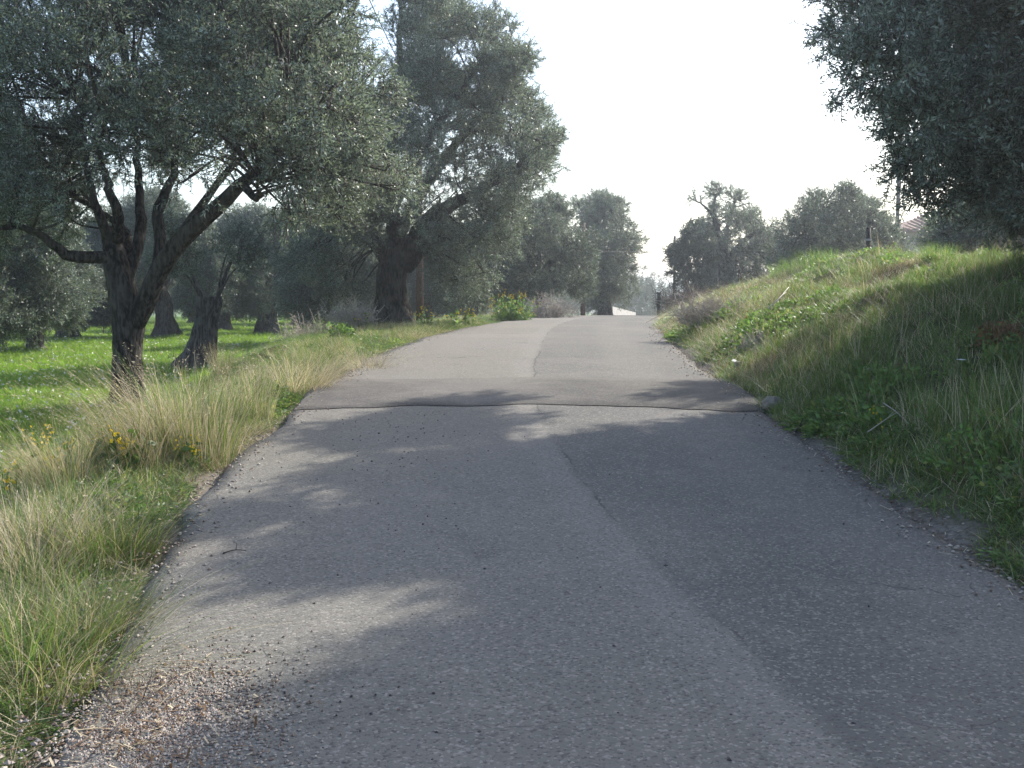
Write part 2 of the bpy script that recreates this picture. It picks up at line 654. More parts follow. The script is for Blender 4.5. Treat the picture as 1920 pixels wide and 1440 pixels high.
verge = t.mix(t.ramp(n3, .5, .75, 0, .7), verge, (.22, .18, .11))
bank = t.mix(t.ramp(n2, .4, .65), (.06, .075, .03), (.09, .08, .045))
bank = t.mix(t.ramp(n3, .5, .75, 0, .5), bank, (.17, .14, .085))
c1 = t.mix(t.ramp(un, -6.4, -4.6), field, verge)
c1 = t.mix(t.ramp(un, 1.0, 2.0), c1, bank)
grit = t.mix(t.ramp(n3, .4, .65), (.22, .195, .17), (.10, .085, .07))
edge = t.math('ABSOLUTE', un)
c1 = t.mix(t.ramp(t.math('ADD', edge, t.math('MULTIPLY', n2, .5)), 2.45, 2.9), grit, c1)
t.bsdf(c1, .95, t.bump(n3, .6, .03), .1)
M_ground = t.m
g = obj("ground", mesh("ground", np.stack([X, Y, Z], -1).reshape(-1, 3), faces, M_ground, smooth=True, attrs={"u": ('FLOAT', U.ravel().astype(np.float32))}))
tag(g, kind="structure", label="uneven ground of meadow, verge and grassy bank on both sides of the road")

# ------------------------------------------------------------------ road
def asphalt(name, left, right, strip, agg=1.0, patch=False):
    t = NT(name)
    co = t.coord()
    q, s = t.attr("q"), t.attr("s")
    vo = t.n("ShaderNodeTexVoronoi")
    t.put(vo.inputs["Vector"], co)
    vo.inputs["Scale"].default_value = 95
    vc = t.n("ShaderNodeSeparateColor")
    t.put(vc.inputs[0], vo.outputs["Color"])
    cell = vc.outputs[0]
    vo2 = t.n("ShaderNodeTexVoronoi")
    t.put(vo2.inputs["Vector"], co)
    vo2.inputs["Scale"].default_value = 64
    vc2 = t.n("ShaderNodeSeparateColor")
    t.put(vc2.inputs[0], vo2.outputs["Color"])
    big, mid, fine = t.noise(co, .55, 4), t.noise(co, 3.0, 5, .6), t.noise(co, 60, 3)
    wob = t.math('MULTIPLY_ADD', t.noise(co, 5, 3), .06, -.03)
    wob2 = t.math('MULTIPLY_ADD', t.noise(co, 1.1, 2), .14, -.07)
    qq = t.math('ADD', q, t.math('ADD', wob, wob2))
    if patch:
        col = t.mix(t.ramp(mid, .35, .65), left, right)
        wt = t.ramp(t.math('ABSOLUTE', t.math('ADD', q, .55)), .15, 1.1, .8, 0)
        col = t.mix(wt, col, (.150, .143, .128))
        v0 = t.attr("v")
        col = t.mix(t.ramp(t.math('ADD', v0, t.math('MULTIPLY', mid, .25)), .1, .3), tuple(x * .6 for x in left), col)
        fe = t.math('ADD', v0, t.math('MULTIPLY_ADD', t.noise(co, 4, 5, .7), .5, -.25))
        col = t.mix(t.ramp(fe, .78, 1.0, 0, .85), col, (.138, .132, .116))
    else:
        col = t.mix(t.ramp(qq, -.04, .05), left, right)
        inst = t.math('MULTIPLY', t.ramp(qq, -.30, -.2), t.ramp(qq, -.06, .0, 1, 0))
        col = t.mix(t.math('MULTIPLY', inst, .9), col, strip)
        # polished wheel tracks
        for c0 in (-1.35, 1.25):
            w = t.math('ABSOLUTE', t.math('ADD', q, -c0))
            col = t.mix(t.ramp(w, .1, .45, .22, 0), col, tuple(x * 1.25 for x in left))
    col = t.mix(t.ramp(big, .3, .7, .0, .35), col, tuple(x * .72 for x in (.23, .21, .20)))
    col = t.mix(t.ramp(mid, .5, .75, 0, .28), col, (.215, .200, .170))
    st = t.noise(co, 1.7, 6, .7)
    col = t.mix(t.ramp(st, .56, .74, 0, .45), col, (.085, .08, .073))
    col = t.mix(t.ramp(t.noise(co, .23, 3), .5, .68, 0, .4), col, (.20, .186, .157))
    # aggregate
    col = t.mix(t.math('MULTIPLY', t.ramp(cell, .0, .28, 1, 0), .62 * agg), col, (.050, .050, .048))
    col = t.mix(t.math('MULTIPLY', t.ramp(cell, .80, 1.0), .5 * agg), col, (.345, .325, .285))
    col = t.mix(t.math('MULTIPLY', t.ramp(vc2.outputs[0], .93, 1.0), .25 * agg), col, (.39, .365, .32))
    hgt = t.math('ADD', t.math('MULTIPLY', vo.outputs["Distance"], -1.0), t.math('MULTIPLY', fine, .5))
    if not patch:
        br = t.ramp(t.noise(co, .75, 3), .46, .58)
        qj = t.math('ADD', qq, t.math('MULTIPLY_ADD', t.noise(co, 22, 3, .7), .07, -.035))
        ck = t.math('MULTIPLY', t.ramp(t.math('ABSOLUTE', t.math('ADD', qj, -.02)), .003, .013, 1, 0), br)
        col = t.mix(t.math('MULTIPLY', ck, .7), col, (.035, .033, .032))
        # thin transverse cracks
        wv = t.math('ADD', s, t.math('MULTIPLY', t.noise(co, 1.6, 4), .8))
        for pos, wd in ((15.6, .03), (5.2, .008), (9.55, .012), (22.2, .05), (3.75, .007)):
            ln = t.ramp(t.math('ABSOLUTE', t.math('ADD', wv, -(pos + .4))), wd * .3, wd, 1, 0)
            col = t.mix(t.math('MULTIPLY', ln, t.ramp(t.noise(co, .8, 2), .45, .6, 0, .6)), col, (.05, .047, .045))
    t.bsdf(col, .88, t.bump(hgt, .35 * agg, .006), .06 if patch else .18)
    return t.m


M_road = asphalt("worn_asphalt", (.150, .143, .124), (.102, .101, .091), (.168, .160, .141))
M_patch = asphalt("patch_asphalt", (.078, .076, .070), (.098, .095, .087), None, .6, True)


def road_strip(y0, y1, step, ncol, wl, wr, dz, skirt, vnorm=None):
    yy = np.concatenate([np.arange(y0, min(y1, 30), step), np.arange(max(30, y0), y1 + .01, .7)]) if y1 > 30 else np.linspace(y0, y1, int((y1 - y0) / step) + 1)
    V, q, s, vv = [], [], [], []
    a = np.linspace(0, 1, ncol)
    for y in yy:
        l, r = -wl(y), wr(y)
        u = l + (r - l) * a
        camber = .02 * (1 - (u / HW) ** 2)
        z = RZ(y) + hump(y) + camber + dz
        rowx, rowz = CEN(y) + u, z * np.ones(ncol)
        rowx = np.concatenate([[rowx[0] - .015], rowx, [rowx[-1] + .015]])
        rowz = np.concatenate([[rowz[0] - skirt], rowz, [rowz[-1] - skirt]])
        uu = np.concatenate([[l], u, [r]])
        V.append(np.stack([rowx, y * np.ones(ncol + 2), rowz], 1))
        q.append(uu - SEAM(y))
        s.append(np.full(ncol + 2, y))
        vv.append(np.full(ncol + 2, (y - y0) / (y1 - y0)))
    n, m = len(yy), ncol + 2
    ii = np.arange(n * m).reshape(n, m)
    f = np.stack([ii[:-1, :-1], ii[:-1, 1:], ii[1:, 1:], ii[1:, :-1]], -1).reshape(-1, 4)
    V = np.concatenate(V)
    V[:, 2] += .006 * fbm(V[:, 0] * .9, V[:, 1] * .6, 2.)
    return V, f, {"q": ('FLOAT', np.concatenate(q).astype(np.float32)), "s": ('FLOAT', np.concatenate(s).astype(np.float32)),
                  "v": ('FLOAT', np.concatenate(vv).astype(np.float32))}


def edge_l(y):
    return LW(y) + .10 * noise(y * .55, 1.) + .07 * noise(y * 1.7, 2.) + .035 * noise(y * 5.1, 3.)


def edge_r(y):
    return HW + .10 * noise(y * .45, 11.) + .07 * noise(y * 1.9, 12.) + .035 * noise(y * 4.7, 13.)


V, f, A = road_strip(-8, 150, .1, 40, edge_l, edge_r, 0.0, .12)
road = obj("road", mesh("road", V, f, M_road, smooth=False, attrs=A))
for p_ in road.data.polygons:
    p_.use_smooth = True
tag(road, kind="structure", label="worn narrow asphalt road rising to a crest with a darker right lane")
V, f, A = road_strip(10.62, 12.85, .06, 60, lambda y: HW + .03 + .10 * noise(y * 3, 5.), lambda y: HW + .1 + .12 * noise(y * 3, 6.), .007, .012)
k0 = 1 - sstep(10.62, 11.6, V[:, 1])
V[:, 1] += k0 * (.10 * fbm(V[:, 0] * 1.3, 2.2, 1.) + .10 * np.cos(V[:, 0] * 1.1) + .025 * fbm(V[:, 0] * 6., 3.3, 1.)) + (1 - k0) * .09 * fbm(V[:, 0] * 1.1, 7.7, 1.)
V[:, 2] = np.where(np.tile(np.isin(np.arange(62), (0, 61)), len(V) // 62), V[:, 2], RZ(V[:, 1]) + hump(V[:, 1]) + .02 * (1 - ((V[:, 0] - CEN(V[:, 1])) / HW) ** 2) + .007 + .006 * fbm(V[:, 0] * .9, V[:, 1] * .6, 2.))
patch = obj("asphalt_patch", mesh("asphalt_patch", V, f, M_patch, attrs=A), road)
tag(patch, label="darker asphalt strip laid across the road over a trench")

# ------------------------------------------------------------------ olive trees by the road
photo_tree("olive_tree", "large spreading olive tree with forked dark trunk behind the tall dry grass", "tree", None, (240, 735), 17.0,
           trunk=[(238, 735, 29.9, 0), (236, 690, 26.4, 0), (238, 640, 25.5, 0), (240, 600, 29.0, 0), (230, 560, 26.4, 0), (219, 510, 23.8, 0), (213, 465, 19.4, .1), (205, 430, 14.1, .2)],
           limbs=[[(250, 610, 19.7, 0), (275, 560, 18.9, -.1), (310, 490, 18.1, -.2), (365, 425, 15.9, -.3), (430, 365, 12.9, -.4), (490, 310, 9.1, -.5), (545, 250, 5.3, -.6)],
                  [(210, 482, 11.4, 0), (165, 483, 10.6, -.3), (125, 478, 9.8, -.5), (90, 450, 7.6, -.7), (50, 432, 6.0, -.9), (-10, 422, 4.6, -1.1), (-90, 390, 3.8, -1.3)],
                  [(205, 450, 10.6, .1), (185, 400, 7.6, -.2), (170, 350, 6.0, -.3), (160, 280, 4.6, -.4), (140, 190, 3.0, -.5)],
                  [(222, 450, 12.1, 0), (218, 390, 9.1, -.3), (196, 330, 6.8, -.4), (190, 250, 4.6, -.6)],
                  [(240, 520, 12.1, .1), (262, 440, 10.6, .4), (262, 370, 8.3, .6), (255, 280, 6.0, .8), (250, 170, 3.8, .9)],
                  [(288, 560, 12.9, 0), (300, 470, 12.1, .2), (297, 390, 10.6, .3), (318, 345, 7.6, .5), (335, 270, 6.0, .7), (370, 180, 3.8, .9)],
                  [(455, 345, 9.1, -.4), (480, 372, 5.3, -.7), (487, 345, 3.8, -.9)],
                  [(215, 500, 8.3, 0), (240, 440, 6.8, .6), (160, 380, 5.3, 1.2), (90, 330, 3.8, 1.6)],
                  [(330, 455, 10.6, 0), (420, 330, 6.8, .9), (520, 240, 4.6, 1.4), (600, 170, 3.0, 1.6)]],
           blobs=[(60, 110, 120), (-60, 240, 130), (180, 60, 130), (330, 40, 130), (470, 30, 130), (590, 90, 105), (100, 280, 120), (240, 200, 120), (375, 165, 120),
                  (500, 190, 120), (625, 200, 95), (590, 300, 85), (660, 310, 60), (300, 280, 75), (30, 345, 70), (-100, 100, 150), (-120, 400, 120), (560, 390, 55), (640, 390, 65), (110, 365, 45),
                  (595, 20, 55), (400, -90, 130), (200, -90, 130), (540, -70, 90), (0, -50, 130), (440, 250, 60), (680, 240, 60), (720, 330, 45)],
           D=2.5, n=5900, center_dz=.6, hollow=.3)

photo_tree("olive_tree", "tall olive tree with thick furrowed trunk standing on the verge beside the road", "tree", None, (735, 612), 29.0,
           trunk=[(735, 615, 38.6, 0), (733, 580, 31.9, 0), (735, 540, 27.7, 0), (738, 500, 26.0, 0), (740, 465, 21.8, .1), (744, 440, 15.1, .2)],
           limbs=[[(752, 500, 22, 0), (775, 455, 18, -.2), (805, 412, 15, -.4), (860, 378, 11, -.6), (920, 345, 8, -.8), (985, 300, 4, -1)],
                  [(742, 450, 16, 0), (735, 390, 13, .2), (730, 320, 11, .3), (742, 230, 8, .4), (752, 150, 7, .3), (750, 60, 5, .2), (748, 0, 3, .1)],
                  [(725, 490, 14, 0), (700, 450, 12, -.4), (670, 420, 8, -.7), (640, 390, 5, -1)],
                  [(760, 500, 16, 0), (800, 460, 11, .5), (860, 440, 8, .9), (920, 430, 5, 1.2)],
                  [(748, 440, 13, 0), (790, 360, 10, .6), (850, 280, 8, 1), (910, 200, 5, 1.3)],
                  [(735, 400, 10, 0), (775, 310, 8, -.8), (850, 190, 6, -1.2), (900, 120, 3, -1.4)]],
           blobs=[(790, 60, 62), (870, 55, 70), (925, 115, 58), (788, 130, 44), (830, 160, 78), (925, 190, 62), (965, 225, 55), (1000, 285, 45), (1025, 265, 28), (870, 280, 75),
                  (955, 335, 48), (790, 280, 70), (730, 220, 55), (900, 395, 48), (950, 390, 40), (880, 460, 50), (925, 440, 42), (850, 520, 34), (900, 515, 36), (690, 330, 66), (650, 420, 64), (700, 415, 45),
                  (800, 400, 40), (1010, 320, 30), (965, 125, 26), (985, 105, 14), (800, -10, 55), (600, 480, 50), (640, 530, 40), (830, 455, 38)],
           D=2.3, n=5400, center_dz=.5)

# the tree whose trunk stands out of the frame on the bank
photo_tree("olive_tree", "dense dark tree overhanging the top of the grassy bank, its shade on the road", "tree", None, (2190, 330), 13.0,
           trunk=[(2190, 360, 45, 0), (2180, 320, 38, 0), (2170, 270, 34, 0), (2150, 220, 28, 0), (2130, 170, 20, 0)],
           limbs=[[(2165, 270, 26, 0), (2080, 200, 20, -.3), (1980, 160, 15, -.6), (1860, 130, 10, -.8), (1720, 90, 5, -1)],
                  [(2160, 260, 24, 0), (2080, 250, 18, .3), (1980, 300, 12, .5), (1880, 340, 7, .6)],
                  [(2140, 190, 20, 0), (2100, 60, 16, .2), (2020, -80, 12, .3), (1900, -180, 7, .3)],
                  [(2160, 230, 20, 0), (2240, 100, 15, .5), (2300, -60, 10, .8)],
                  [(2160, 230, 20, 0), (2200, 130, 15, -1.2), (2150, 0, 9, -2)],
                  [(2160, 230, 20, 0), (2140, 130, 15, 1.2), (2100, 10, 9, 2.2)]],
           blobs=[(1640, 30, 85), (1610, -60, 90), (1750, 80, 120), (1655, 130, 70), (1730, 200, 85), (1850, 50, 140), (1850, 230, 125), (1775, 300, 60), (1850, 325, 60), (1930, 330, 75),
                  (1725, 300, 36), (1760, 350, 30), (1990, 150, 170), (2010, 290, 110), (2120, 0, 180), (2130, 220, 180), (2230, 80, 150), (2220, 240, 130), (1720, -150, 130), (1900, -180, 160),
                  (2060, -200, 160), (2180, -140, 130), (1600, 190, 34), (1568, 90, 34), (1630, 240, 34), (1690, 320, 30), (1570, -20, 40)],
           D=2.3, skew=-1.8, n=9500, keep=lambda l: ~((l[:, 1] - l[:, 0] > 8.0) & (l[:, 2] < 5.6)), center_dz=.5, size=(.75, 1.15), hollow=.15, ng=NG_OLIVE)

photo_tree("olive_tree", "olive tree on the near bank just outside the frame, shading the bottom of the road", "tree", None, (2535, 330), 9.2,
           trunk=[(2535, 370, 48, 0), (2535, -10, 48, 0), (2525, -80, 40, 0), (2515, -150, 36, 0), (2505, -220, 28, 0)],
           limbs=[[(2520, -150, 26, 0), (2435, -250, 20, -.3), (2315, -350, 10, -.6)], [(2515, -170, 26, 0), (2615, -310, 18, .3), (2685, -430, 8, .5)], [(2510, -190, 22, 0), (2515, -330, 14, -.8), (2495, -470, 7, -1.3)]],
           blobs=[(2315, -340, 130), (2375, -490, 150), (2535, -620, 150), (2455, -310, 150), (2615, -350, 170), (2695, -470, 150), (2535, -450, 180), (2275, -430, 90), (2415, -670, 110), (2715, -290, 120)],
           D=1.8, n=3000, hollow=.25)
photo_tree("olive_tree", "rounded olive tree with low sweeping crown behind the yellow flowering bush", "tree", None, (1015, 560), 44.0,
           trunk=[(1015, 568, 10, 0), (1012, 545, 9, 0), (1010, 525, 8, 0), (1006, 505, 7, 0)],
           limbs=[[(1012, 520, 7, 0), (1035, 490, 5, -.2), (1075, 470, 3, -.3)], [(1008, 515, 6, 0), (985, 470, 5, .2), (960, 430, 3, .3)],
                  [(1008, 510, 6, 0), (1015, 460, 4, .4), (1030, 410, 3, .5)], [(1004, 520, 5, 0), (970, 500, 4, -.6), (930, 490, 3, -1)]],
           blobs=[(960, 425, 40), (1015, 415, 40), (1065, 450, 36), (1000, 480, 55), (1075, 490, 34), (930, 485, 45), (1050, 520, 34), (935, 530, 38), (1040, 388, 18), (985, 398, 22), (1092, 478, 20),
                  (905, 510, 30), (1000, 525, 25), (1080, 535, 22), (900, 545, 28), (965, 545, 25)],
           D=2.0, n=2200, ng=NG_OLIVE_FAR, twig_r=.03)
photo_tree("olive_tree", "darker upright olive tree at the crest behind the brown wooden pole", "tree", None, (1135, 575), 57.0,
           trunk=[(1135, 580, 13, 0), (1134, 560, 11, 0), (1132, 535, 9, 0), (1130, 510, 8, 0)],
           limbs=[[(1132, 515, 7, 0), (1150, 470, 5, -.3), (1165, 430, 3, -.4)], [(1130, 510, 7, 0), (1112, 460, 5, .3), (1105, 410, 3, .4)], [(1131, 500, 6, 0), (1130, 440, 4, .6), (1135, 400, 3, .7)]],
           blobs=[(1110, 400, 32), (1140, 415, 40), (1152, 465, 36), (1168, 450, 20), (1112, 455, 38), (1135, 515, 34), (1112, 535, 32), (1142, 382, 20), (1090, 385, 18), (1160, 495, 22), (1120, 375, 14), (1150, 545, 28), (1120, 562, 20), (1168, 520, 20), (1178, 455, 12), (1150, 405, 26)],
           D=1.9, n=2000, ng=NG_OLIVE_FAR, twig_r=.03)
photo_tree("olive_tree", "loose open-crowned olive with bare rising branches left of the right-hand tree group", "tree", None, (1362, 550), 50.0,
           trunk=[(1362, 555, 9, 0), (1361, 525, 8, 0), (1360, 495, 7, 0), (1359, 470, 6, 0)],
           limbs=[[(1360, 480, 6, 0), (1345, 430, 5, -.2), (1338, 385, 3, -.2), (1350, 355, 2, -.2)], [(1360, 470, 5, 0), (1365, 420, 4, .3), (1382, 370, 2, .4)], [(1360, 490, 5, 0), (1395, 450, 4, -.3), (1430, 430, 3, -.5)],
                  [(1345, 420, 3, -.2), (1325, 390, 2, -.4), (1305, 375, 1.5, -.5)]],
           blobs=[(1338, 352, 13), (1350, 362, 13), (1380, 372, 15), (1310, 375, 11), (1325, 425, 20), (1375, 410, 22), (1395, 430, 34), (1430, 440, 30), (1345, 400, 13), (1355, 455, 24), (1420, 475, 34), (1380, 500, 30), (1445, 470, 26), (1345, 510, 26), (1405, 405, 16), (1465, 498, 32), (1425, 520, 34), (1485, 515, 26), (1380, 530, 30)],
           D=1.7, n=1250, ng=NG_OLIVE_FAR, twig_r=.03)
photo_tree("olive_tree", "wide bushy olive tree behind the thick fence post on top of the bank", "tree", None, (1585, 490), 40.0,
           trunk=[(1585, 500, 9, 0), (1583, 480, 8, 0), (1580, 460, 7, 0), (1578, 445, 6, 0)],
           limbs=[[(1580, 455, 6, 0), (1610, 420, 4, -.2), (1630, 390, 3, -.3)], [(1580, 450, 5, 0), (1560, 410, 4, .2), (1540, 380, 2, .2)], [(1580, 450, 5, 0), (1578, 400, 4, .5), (1585, 375, 2, .5)], [(1583, 470, 4, 0), (1530, 450, 3, -.4), (1500, 440, 2, -.5)]],
           blobs=[(1530, 398, 24), (1525, 375, 10), (1575, 385, 26), (1572, 366, 11), (1615, 405, 30), (1560, 430, 38), (1510, 440, 34), (1650, 440, 28), (1495, 480, 32), (1600, 450, 36), (1545, 475, 30), (1675, 465, 20), (1640, 400, 12), (1615, 480, 28)],
           D=1.8, n=1350, ng=NG_OLIVE_FAR, twig_r=.03)
photo_tree("evergreen_shrub", "dense dark evergreen shrub beside the pole at the left end of the right-hand trees", "shrub", None, (1310, 560), 53.0,
           trunk=[(1310, 566, 5, 0), (1309, 545, 4, 0), (1308, 520, 3, 0), (1308, 500, 2, 0)],
           limbs=[[(1309, 535, 3, 0), (1290, 510, 2, 0), (1275, 490, 1.5, 0)], [(1309, 530, 3, 0), (1325, 500, 2, 0), (1330, 470, 1.5, 0)]],
           blobs=[(1300, 445, 22), (1320, 440, 24), (1285, 470, 24), (1310, 485, 34), (1272, 490, 16), (1340, 490, 30), (1280, 520, 22), (1320, 525, 28), (1268, 475, 12), (1300, 550, 24), (1345, 535, 24)],
           D=1.4, n=1300, ng=NG_DARK, twig_r=.02)
photo_tree("evergreen_shrub", "low dark shrub under the overhanging tree on the right bank top", "shrub", None, (1850, 460), 24.0,
           trunk=[(1850, 470, 8, 0), (1848, 455, 6, 0), (1846, 440, 5, 0), (1845, 425, 4, 0)],
           limbs=[[(1848, 450, 4, 0), (1800, 440, 3, 0), (1760, 440, 2, 0)], [(1848, 450, 4, 0), (1900, 425, 3, 0), (1940, 410, 2, 0)]],
           blobs=[(1785, 446, 22), (1805, 435, 30), (1850, 420, 46), (1900, 415, 50), (1950, 400, 60), (1820, 455, 26), (1880, 450, 28)],
           D=1.0, n=1300, ng=NG_OLIVE_FAR, twig_r=.02)
photo_tree("evergreen_shrub", "pale bushy shrub in front of the tiled house eave", "shrub", None, (1745, 470), 42.0,
           trunk=[(1745, 476, 5, 0), (1745, 460, 4, 0), (1745, 445, 3, 0), (1745, 430, 2, 0)],
           limbs=[[(1745, 455, 3, 0), (1760, 435, 2, 0), (1770, 420, 1.5, 0)]],
           blobs=[(1762, 415, 11), (1772, 435, 18), (1750, 448, 15), (1765, 452, 16), (1790, 452, 24), (1805, 435, 20)],
           D=1.0, n=700, ng=NG_OLIVE_FAR, twig_r=.02)


# ------------------------------------------------------------------ olives of the grove (prototypes, then copies)
def grove_tree(name, seed, R=2.5, H=4.6, n=2600, stem=1.7, thick=.38, lean=(0, 0), skirt=.3):
    r = np.random.default_rng(seed)
    root = empty(name, (0, 0, 0))
    top = np.array((lean[0], lean[1], stem))
    tr = [(0, 0, -.1, thick), (lean[0] * .2, lean[1] * .2, stem * .35, thick * .8), (lean[0] * .6, lean[1] * .6, stem * .7, thick * .72), (*top, thick * .6)]
    limbs = []
    for k in range(5):
        a = k * 1.257 + r.random()
        d = np.array((math.cos(a), math.sin(a), 0))
        limbs.append([(*(top - (0, 0, .25)), thick * .45), (*(top + d * .5 + (0, 0, .6)), thick * .33), (*(top + d * 1.1 + (0, 0, 1.1)), thick * .2), (*(top + d * 1.7 + (0, 0, 1.6)), .04)])
    lobes = []
    cz = (H + skirt) / 2
    for k in range(34):
        d = unit(r.normal(size=3))
        q = r.uniform(.35, 1) ** .6
        z = cz + d[2] * q * (H - skirt) / 2 * .85
        lobes.append((top[0] + d[0] * q * R * .85, top[1] + d[1] * q * R * .85, z, r.uniform(.5, .85)))
    lobes = np.array(lobes)
    lobes = lobes[np.linalg.norm(lobes[:, :2], axis=1) > np.where(lobes[:, 2] < stem, R * .45, 0)]
    wood(root, np.zeros(3), tr, limbs, lobes, M_bark_grey, 10, .03)
    p, e, s = crown_points(lobes, n, (top[0], top[1], cz), r, up=.2, hollow=.4)
    o = obj("crown", scatter_mesh("crown", p, e, s, r.integers(0, 5, n)), root)
    tag(scatter(o, NG_OLIVE_FAR), kind="stuff")
    return root


protos = [grove_tree("grove_olive", 11, thick=.42), grove_tree("grove_olive", 12, R=2.9, H=5.2, thick=.45, stem=1.9, lean=(.3, .1), skirt=.6, n=3000), grove_tree("grove_olive", 13, R=2.2, H=4.2, thick=.3, stem=1.5, lean=(-.3, 0), skirt=.1)]
GR = "olive trees of the grove beyond the meadow"
spots = [  # px of the trunk, depth, prototype, turn, scale, label
    (65, 36, 2, .4, 1.0, "leaning grove olive with low grey foliage at the picture's left edge"),
    (126, 45, 0, 1.9, 1.0, "grove olive with slanting trunk beside the thin fence stakes"),
    (312, 46, 1, 2.6, 1.1, "grove olive with stout straight trunk between the forked olive and the pollarded trunk"),
    (418, 58, 0, 4.0, 1.15, "grove olive with squat trunk just right of the pollarded trunk, farther off"),
    (500, 50, 1, .9, 1.05, "dark full-crowned grove olive standing alone in the middle of the meadow"),
    (640, 40, 0, 3.1, 1.0, "grove olive with dark low crown behind the bare grey shrubs"),
    (-70, 30, 0, 2.2, 1.1, "grove olive whose branches reach in at the left edge"),
    (20, 60, 1, 5.1, 1.2, "far grove olive behind the leaning one"),
    (225, 66, 2, .2, 1.4, "far grove olive behind the main forked trunk"),
    (370, 74, 1, 1.4, 1.2, "far grove olive seen over the pollarded trunk"),
    (560, 70, 2, 2.9, 1.5, "far grove olive between the dark one and the bare shrubs"),
    (700, 60, 1, 3.9, 1.0, "far grove olive behind the thick furrowed trunk"),
    (800, 58, 0, 5.5, 1.0, "far grove olive right of the thick furrowed trunk"),
    (880, 56, 1, .7, .95, "far grove olive left of the low sweeping crown"),
]
for i, (px, d, k, rz, sc, lab) in enumerate(spots):
    first = protos[k].get("label") is None
    o = protos[k] if first else copy_tree(protos[k])
    x = (px - 960) / F * d / math.cos(PITCH) if False else at(px, 600, d)[0]
    o.location = (x, d, gz(x, d) - .02)
    o.rotation_euler = (0, 0, rz)
    o.scale = (sc, sc, sc)
    tag(o, lab, "tree", GR)

# pollarded, nearly bare trunk leaning in the meadow
d = 25.5
b = at(372, 690, d)
base = np.array((b[0], d, gz(b[0], d)))
root = tag(empty("pollarded_olive", base), "leaning hollow grey olive trunk sawn off at the top with short sprouts", "tree")
kk = d / F
pts = [(*at(p[0], p[1], d), p[2] * kk) for p in [(366, 695, 36), (374, 665, 27), (382, 630, 22), (388, 595, 21), (391, 570, 23), (391, 556, 22)]]
pts[0] = (pts[0][0], pts[0][1], base[2] - .08, pts[0][3])
tp = spline(np.array(pts), 26)
V, f = tube(tp[:, :3] - base, tp[:, 3], 34, .26, .35, seed=4.2)
obj("trunk", mesh("trunk", V, f, M_bark_grey, smooth=True), root)
mb = MB()
lo = []
for k in range(9):
    a = rng.random() * 6.28
    p0 = tp[-2, :3] + np.array((math.cos(a) * .2, math.sin(a) * .2, 0))
    p2 = p0 + np.array((math.cos(a) * rng.uniform(.3, .9), math.sin(a) * .6, rng.uniform(.6, 1.6)))
    V, f = tube(spline([p0, (p0 + p2) / 2 + (0, 0, .2), p2], 6) - base, np.linspace(.03, .008, 6), 5)
    mb.add(V, f)
    lo.append((*p2, .38))
tag(obj("sprouts", mb.mesh("sprouts", M_bark_grey, True), root), kind="stuff")
p, e, s = crown_points(lo, 260, tp[-1, :3], rng)
tag(scatter(obj("crown", scatter_mesh("crown", p - base, e, s * .8, rng.integers(0, 5, 260)), root), NG_OLIVE_FAR), kind="stuff")

# far wood that closes the view on the left and beyond the crest: one mass
def far_wood(name, label, pts, tree_h, n, ng, size):
    lo = []
    for x, y in pts:
        z = gz(x, y)
        h = tree_h * rng.uniform(.7, 1.25)
        for _ in range(6):
            lo.append((x + rng.normal() * h * .25, y + rng.normal() * h * .25, z + h * rng.uniform(.2, .85), h * rng.uniform(.18, .3)))
    p, e, s = crown_points(lo, n, (0, 200, 0), rng, hollow=.6, size=size)
    o = obj(name, scatter_mesh(name, p, e, s, rng.integers(0, 4, n)))
    scatter(o, ng)
    tag(o, label, None, None, "stuff")


left = [(rng.uniform(-85, 8), 0) for _ in range(110)]
left = [(x, rng.uniform(82, 125)) for x, _ in left]
far_wood("far_olive_wood", "mass of olive trees closing the far side of the meadow", left, 5.5, 9000, NG_OLIVE_FAR, (1.6, 2.4))
ridge = [(rng.uniform(-5, 60), rng.uniform(128, 165)) for _ in range(120)]
far_wood("far_pine_wood", "hazy wooded ridge seen low beyond the crest of the road", ridge, 5.0, 9000, NG_DARK, (1.3, 2.0))


# ------------------------------------------------------------------ grass
def blade(mb, r, p, h, w, lean_dir, lean, m, seg=3, curl=.6):
    d = unit(np.array((*lean_dir, 0.0)))
    side = unit(np.array((-d[1], d[0], 0)) + r.normal(size=3) * .4 * np.array((1, 1, 0)))
    ts = np.linspace(0, 1, seg + 1)
    P = [np.asarray(p) + d * (lean * h * (t + curl * t * t) / (1 + curl)) + np.array((0, 0, h * (t - .35 * curl * lean * t * t))) for t in ts]
    V, f = [], []
    for i, t in enumerate(ts[:-1]):
        ww = w * (1 - .75 * t) / 2
        V += [P[i] - side * ww, P[i] + side * ww]
    V.append(P[-1])
    for i in range(seg - 1):
        f.append([2 * i, 2 * i + 1, 2 * i + 3, 2 * i + 2])
    f.append([2 * seg - 2, 2 * seg - 1, 2 * seg])
    mb.add(V, f, m)
    return P[-1]


def tuft(name, r, n, h, w, spread, lean, mats, probs, seg=3, curl=.7, flowers=0, fm=None):
    mb = MB()
    for k in range(n):
        a, q = r.random() * 6.283, spread * math.sqrt(r.random())
        p = (math.cos(a) * q, math.sin(a) * q, -.02)
        b = r.random() * 6.283
        tip = blade(mb, r, p, h * r.uniform(.45, 1.15), w * r.uniform(.7, 1.3), (math.cos(b), math.sin(b)), lean * r.uniform(.2, 1.4), r.choice(len(probs), p=probs), seg, curl)
        if k < flowers:
            for j in range(3):
                c = tip + r.normal(size=3) * .012
                v = r.normal(size=(2, 3)) * .010
                mb.add([c - v[0], c + v[1], c + v[0], c - v[1]], [[0, 1, 2, 3]], fm)
    return mb.mesh(name, mats)


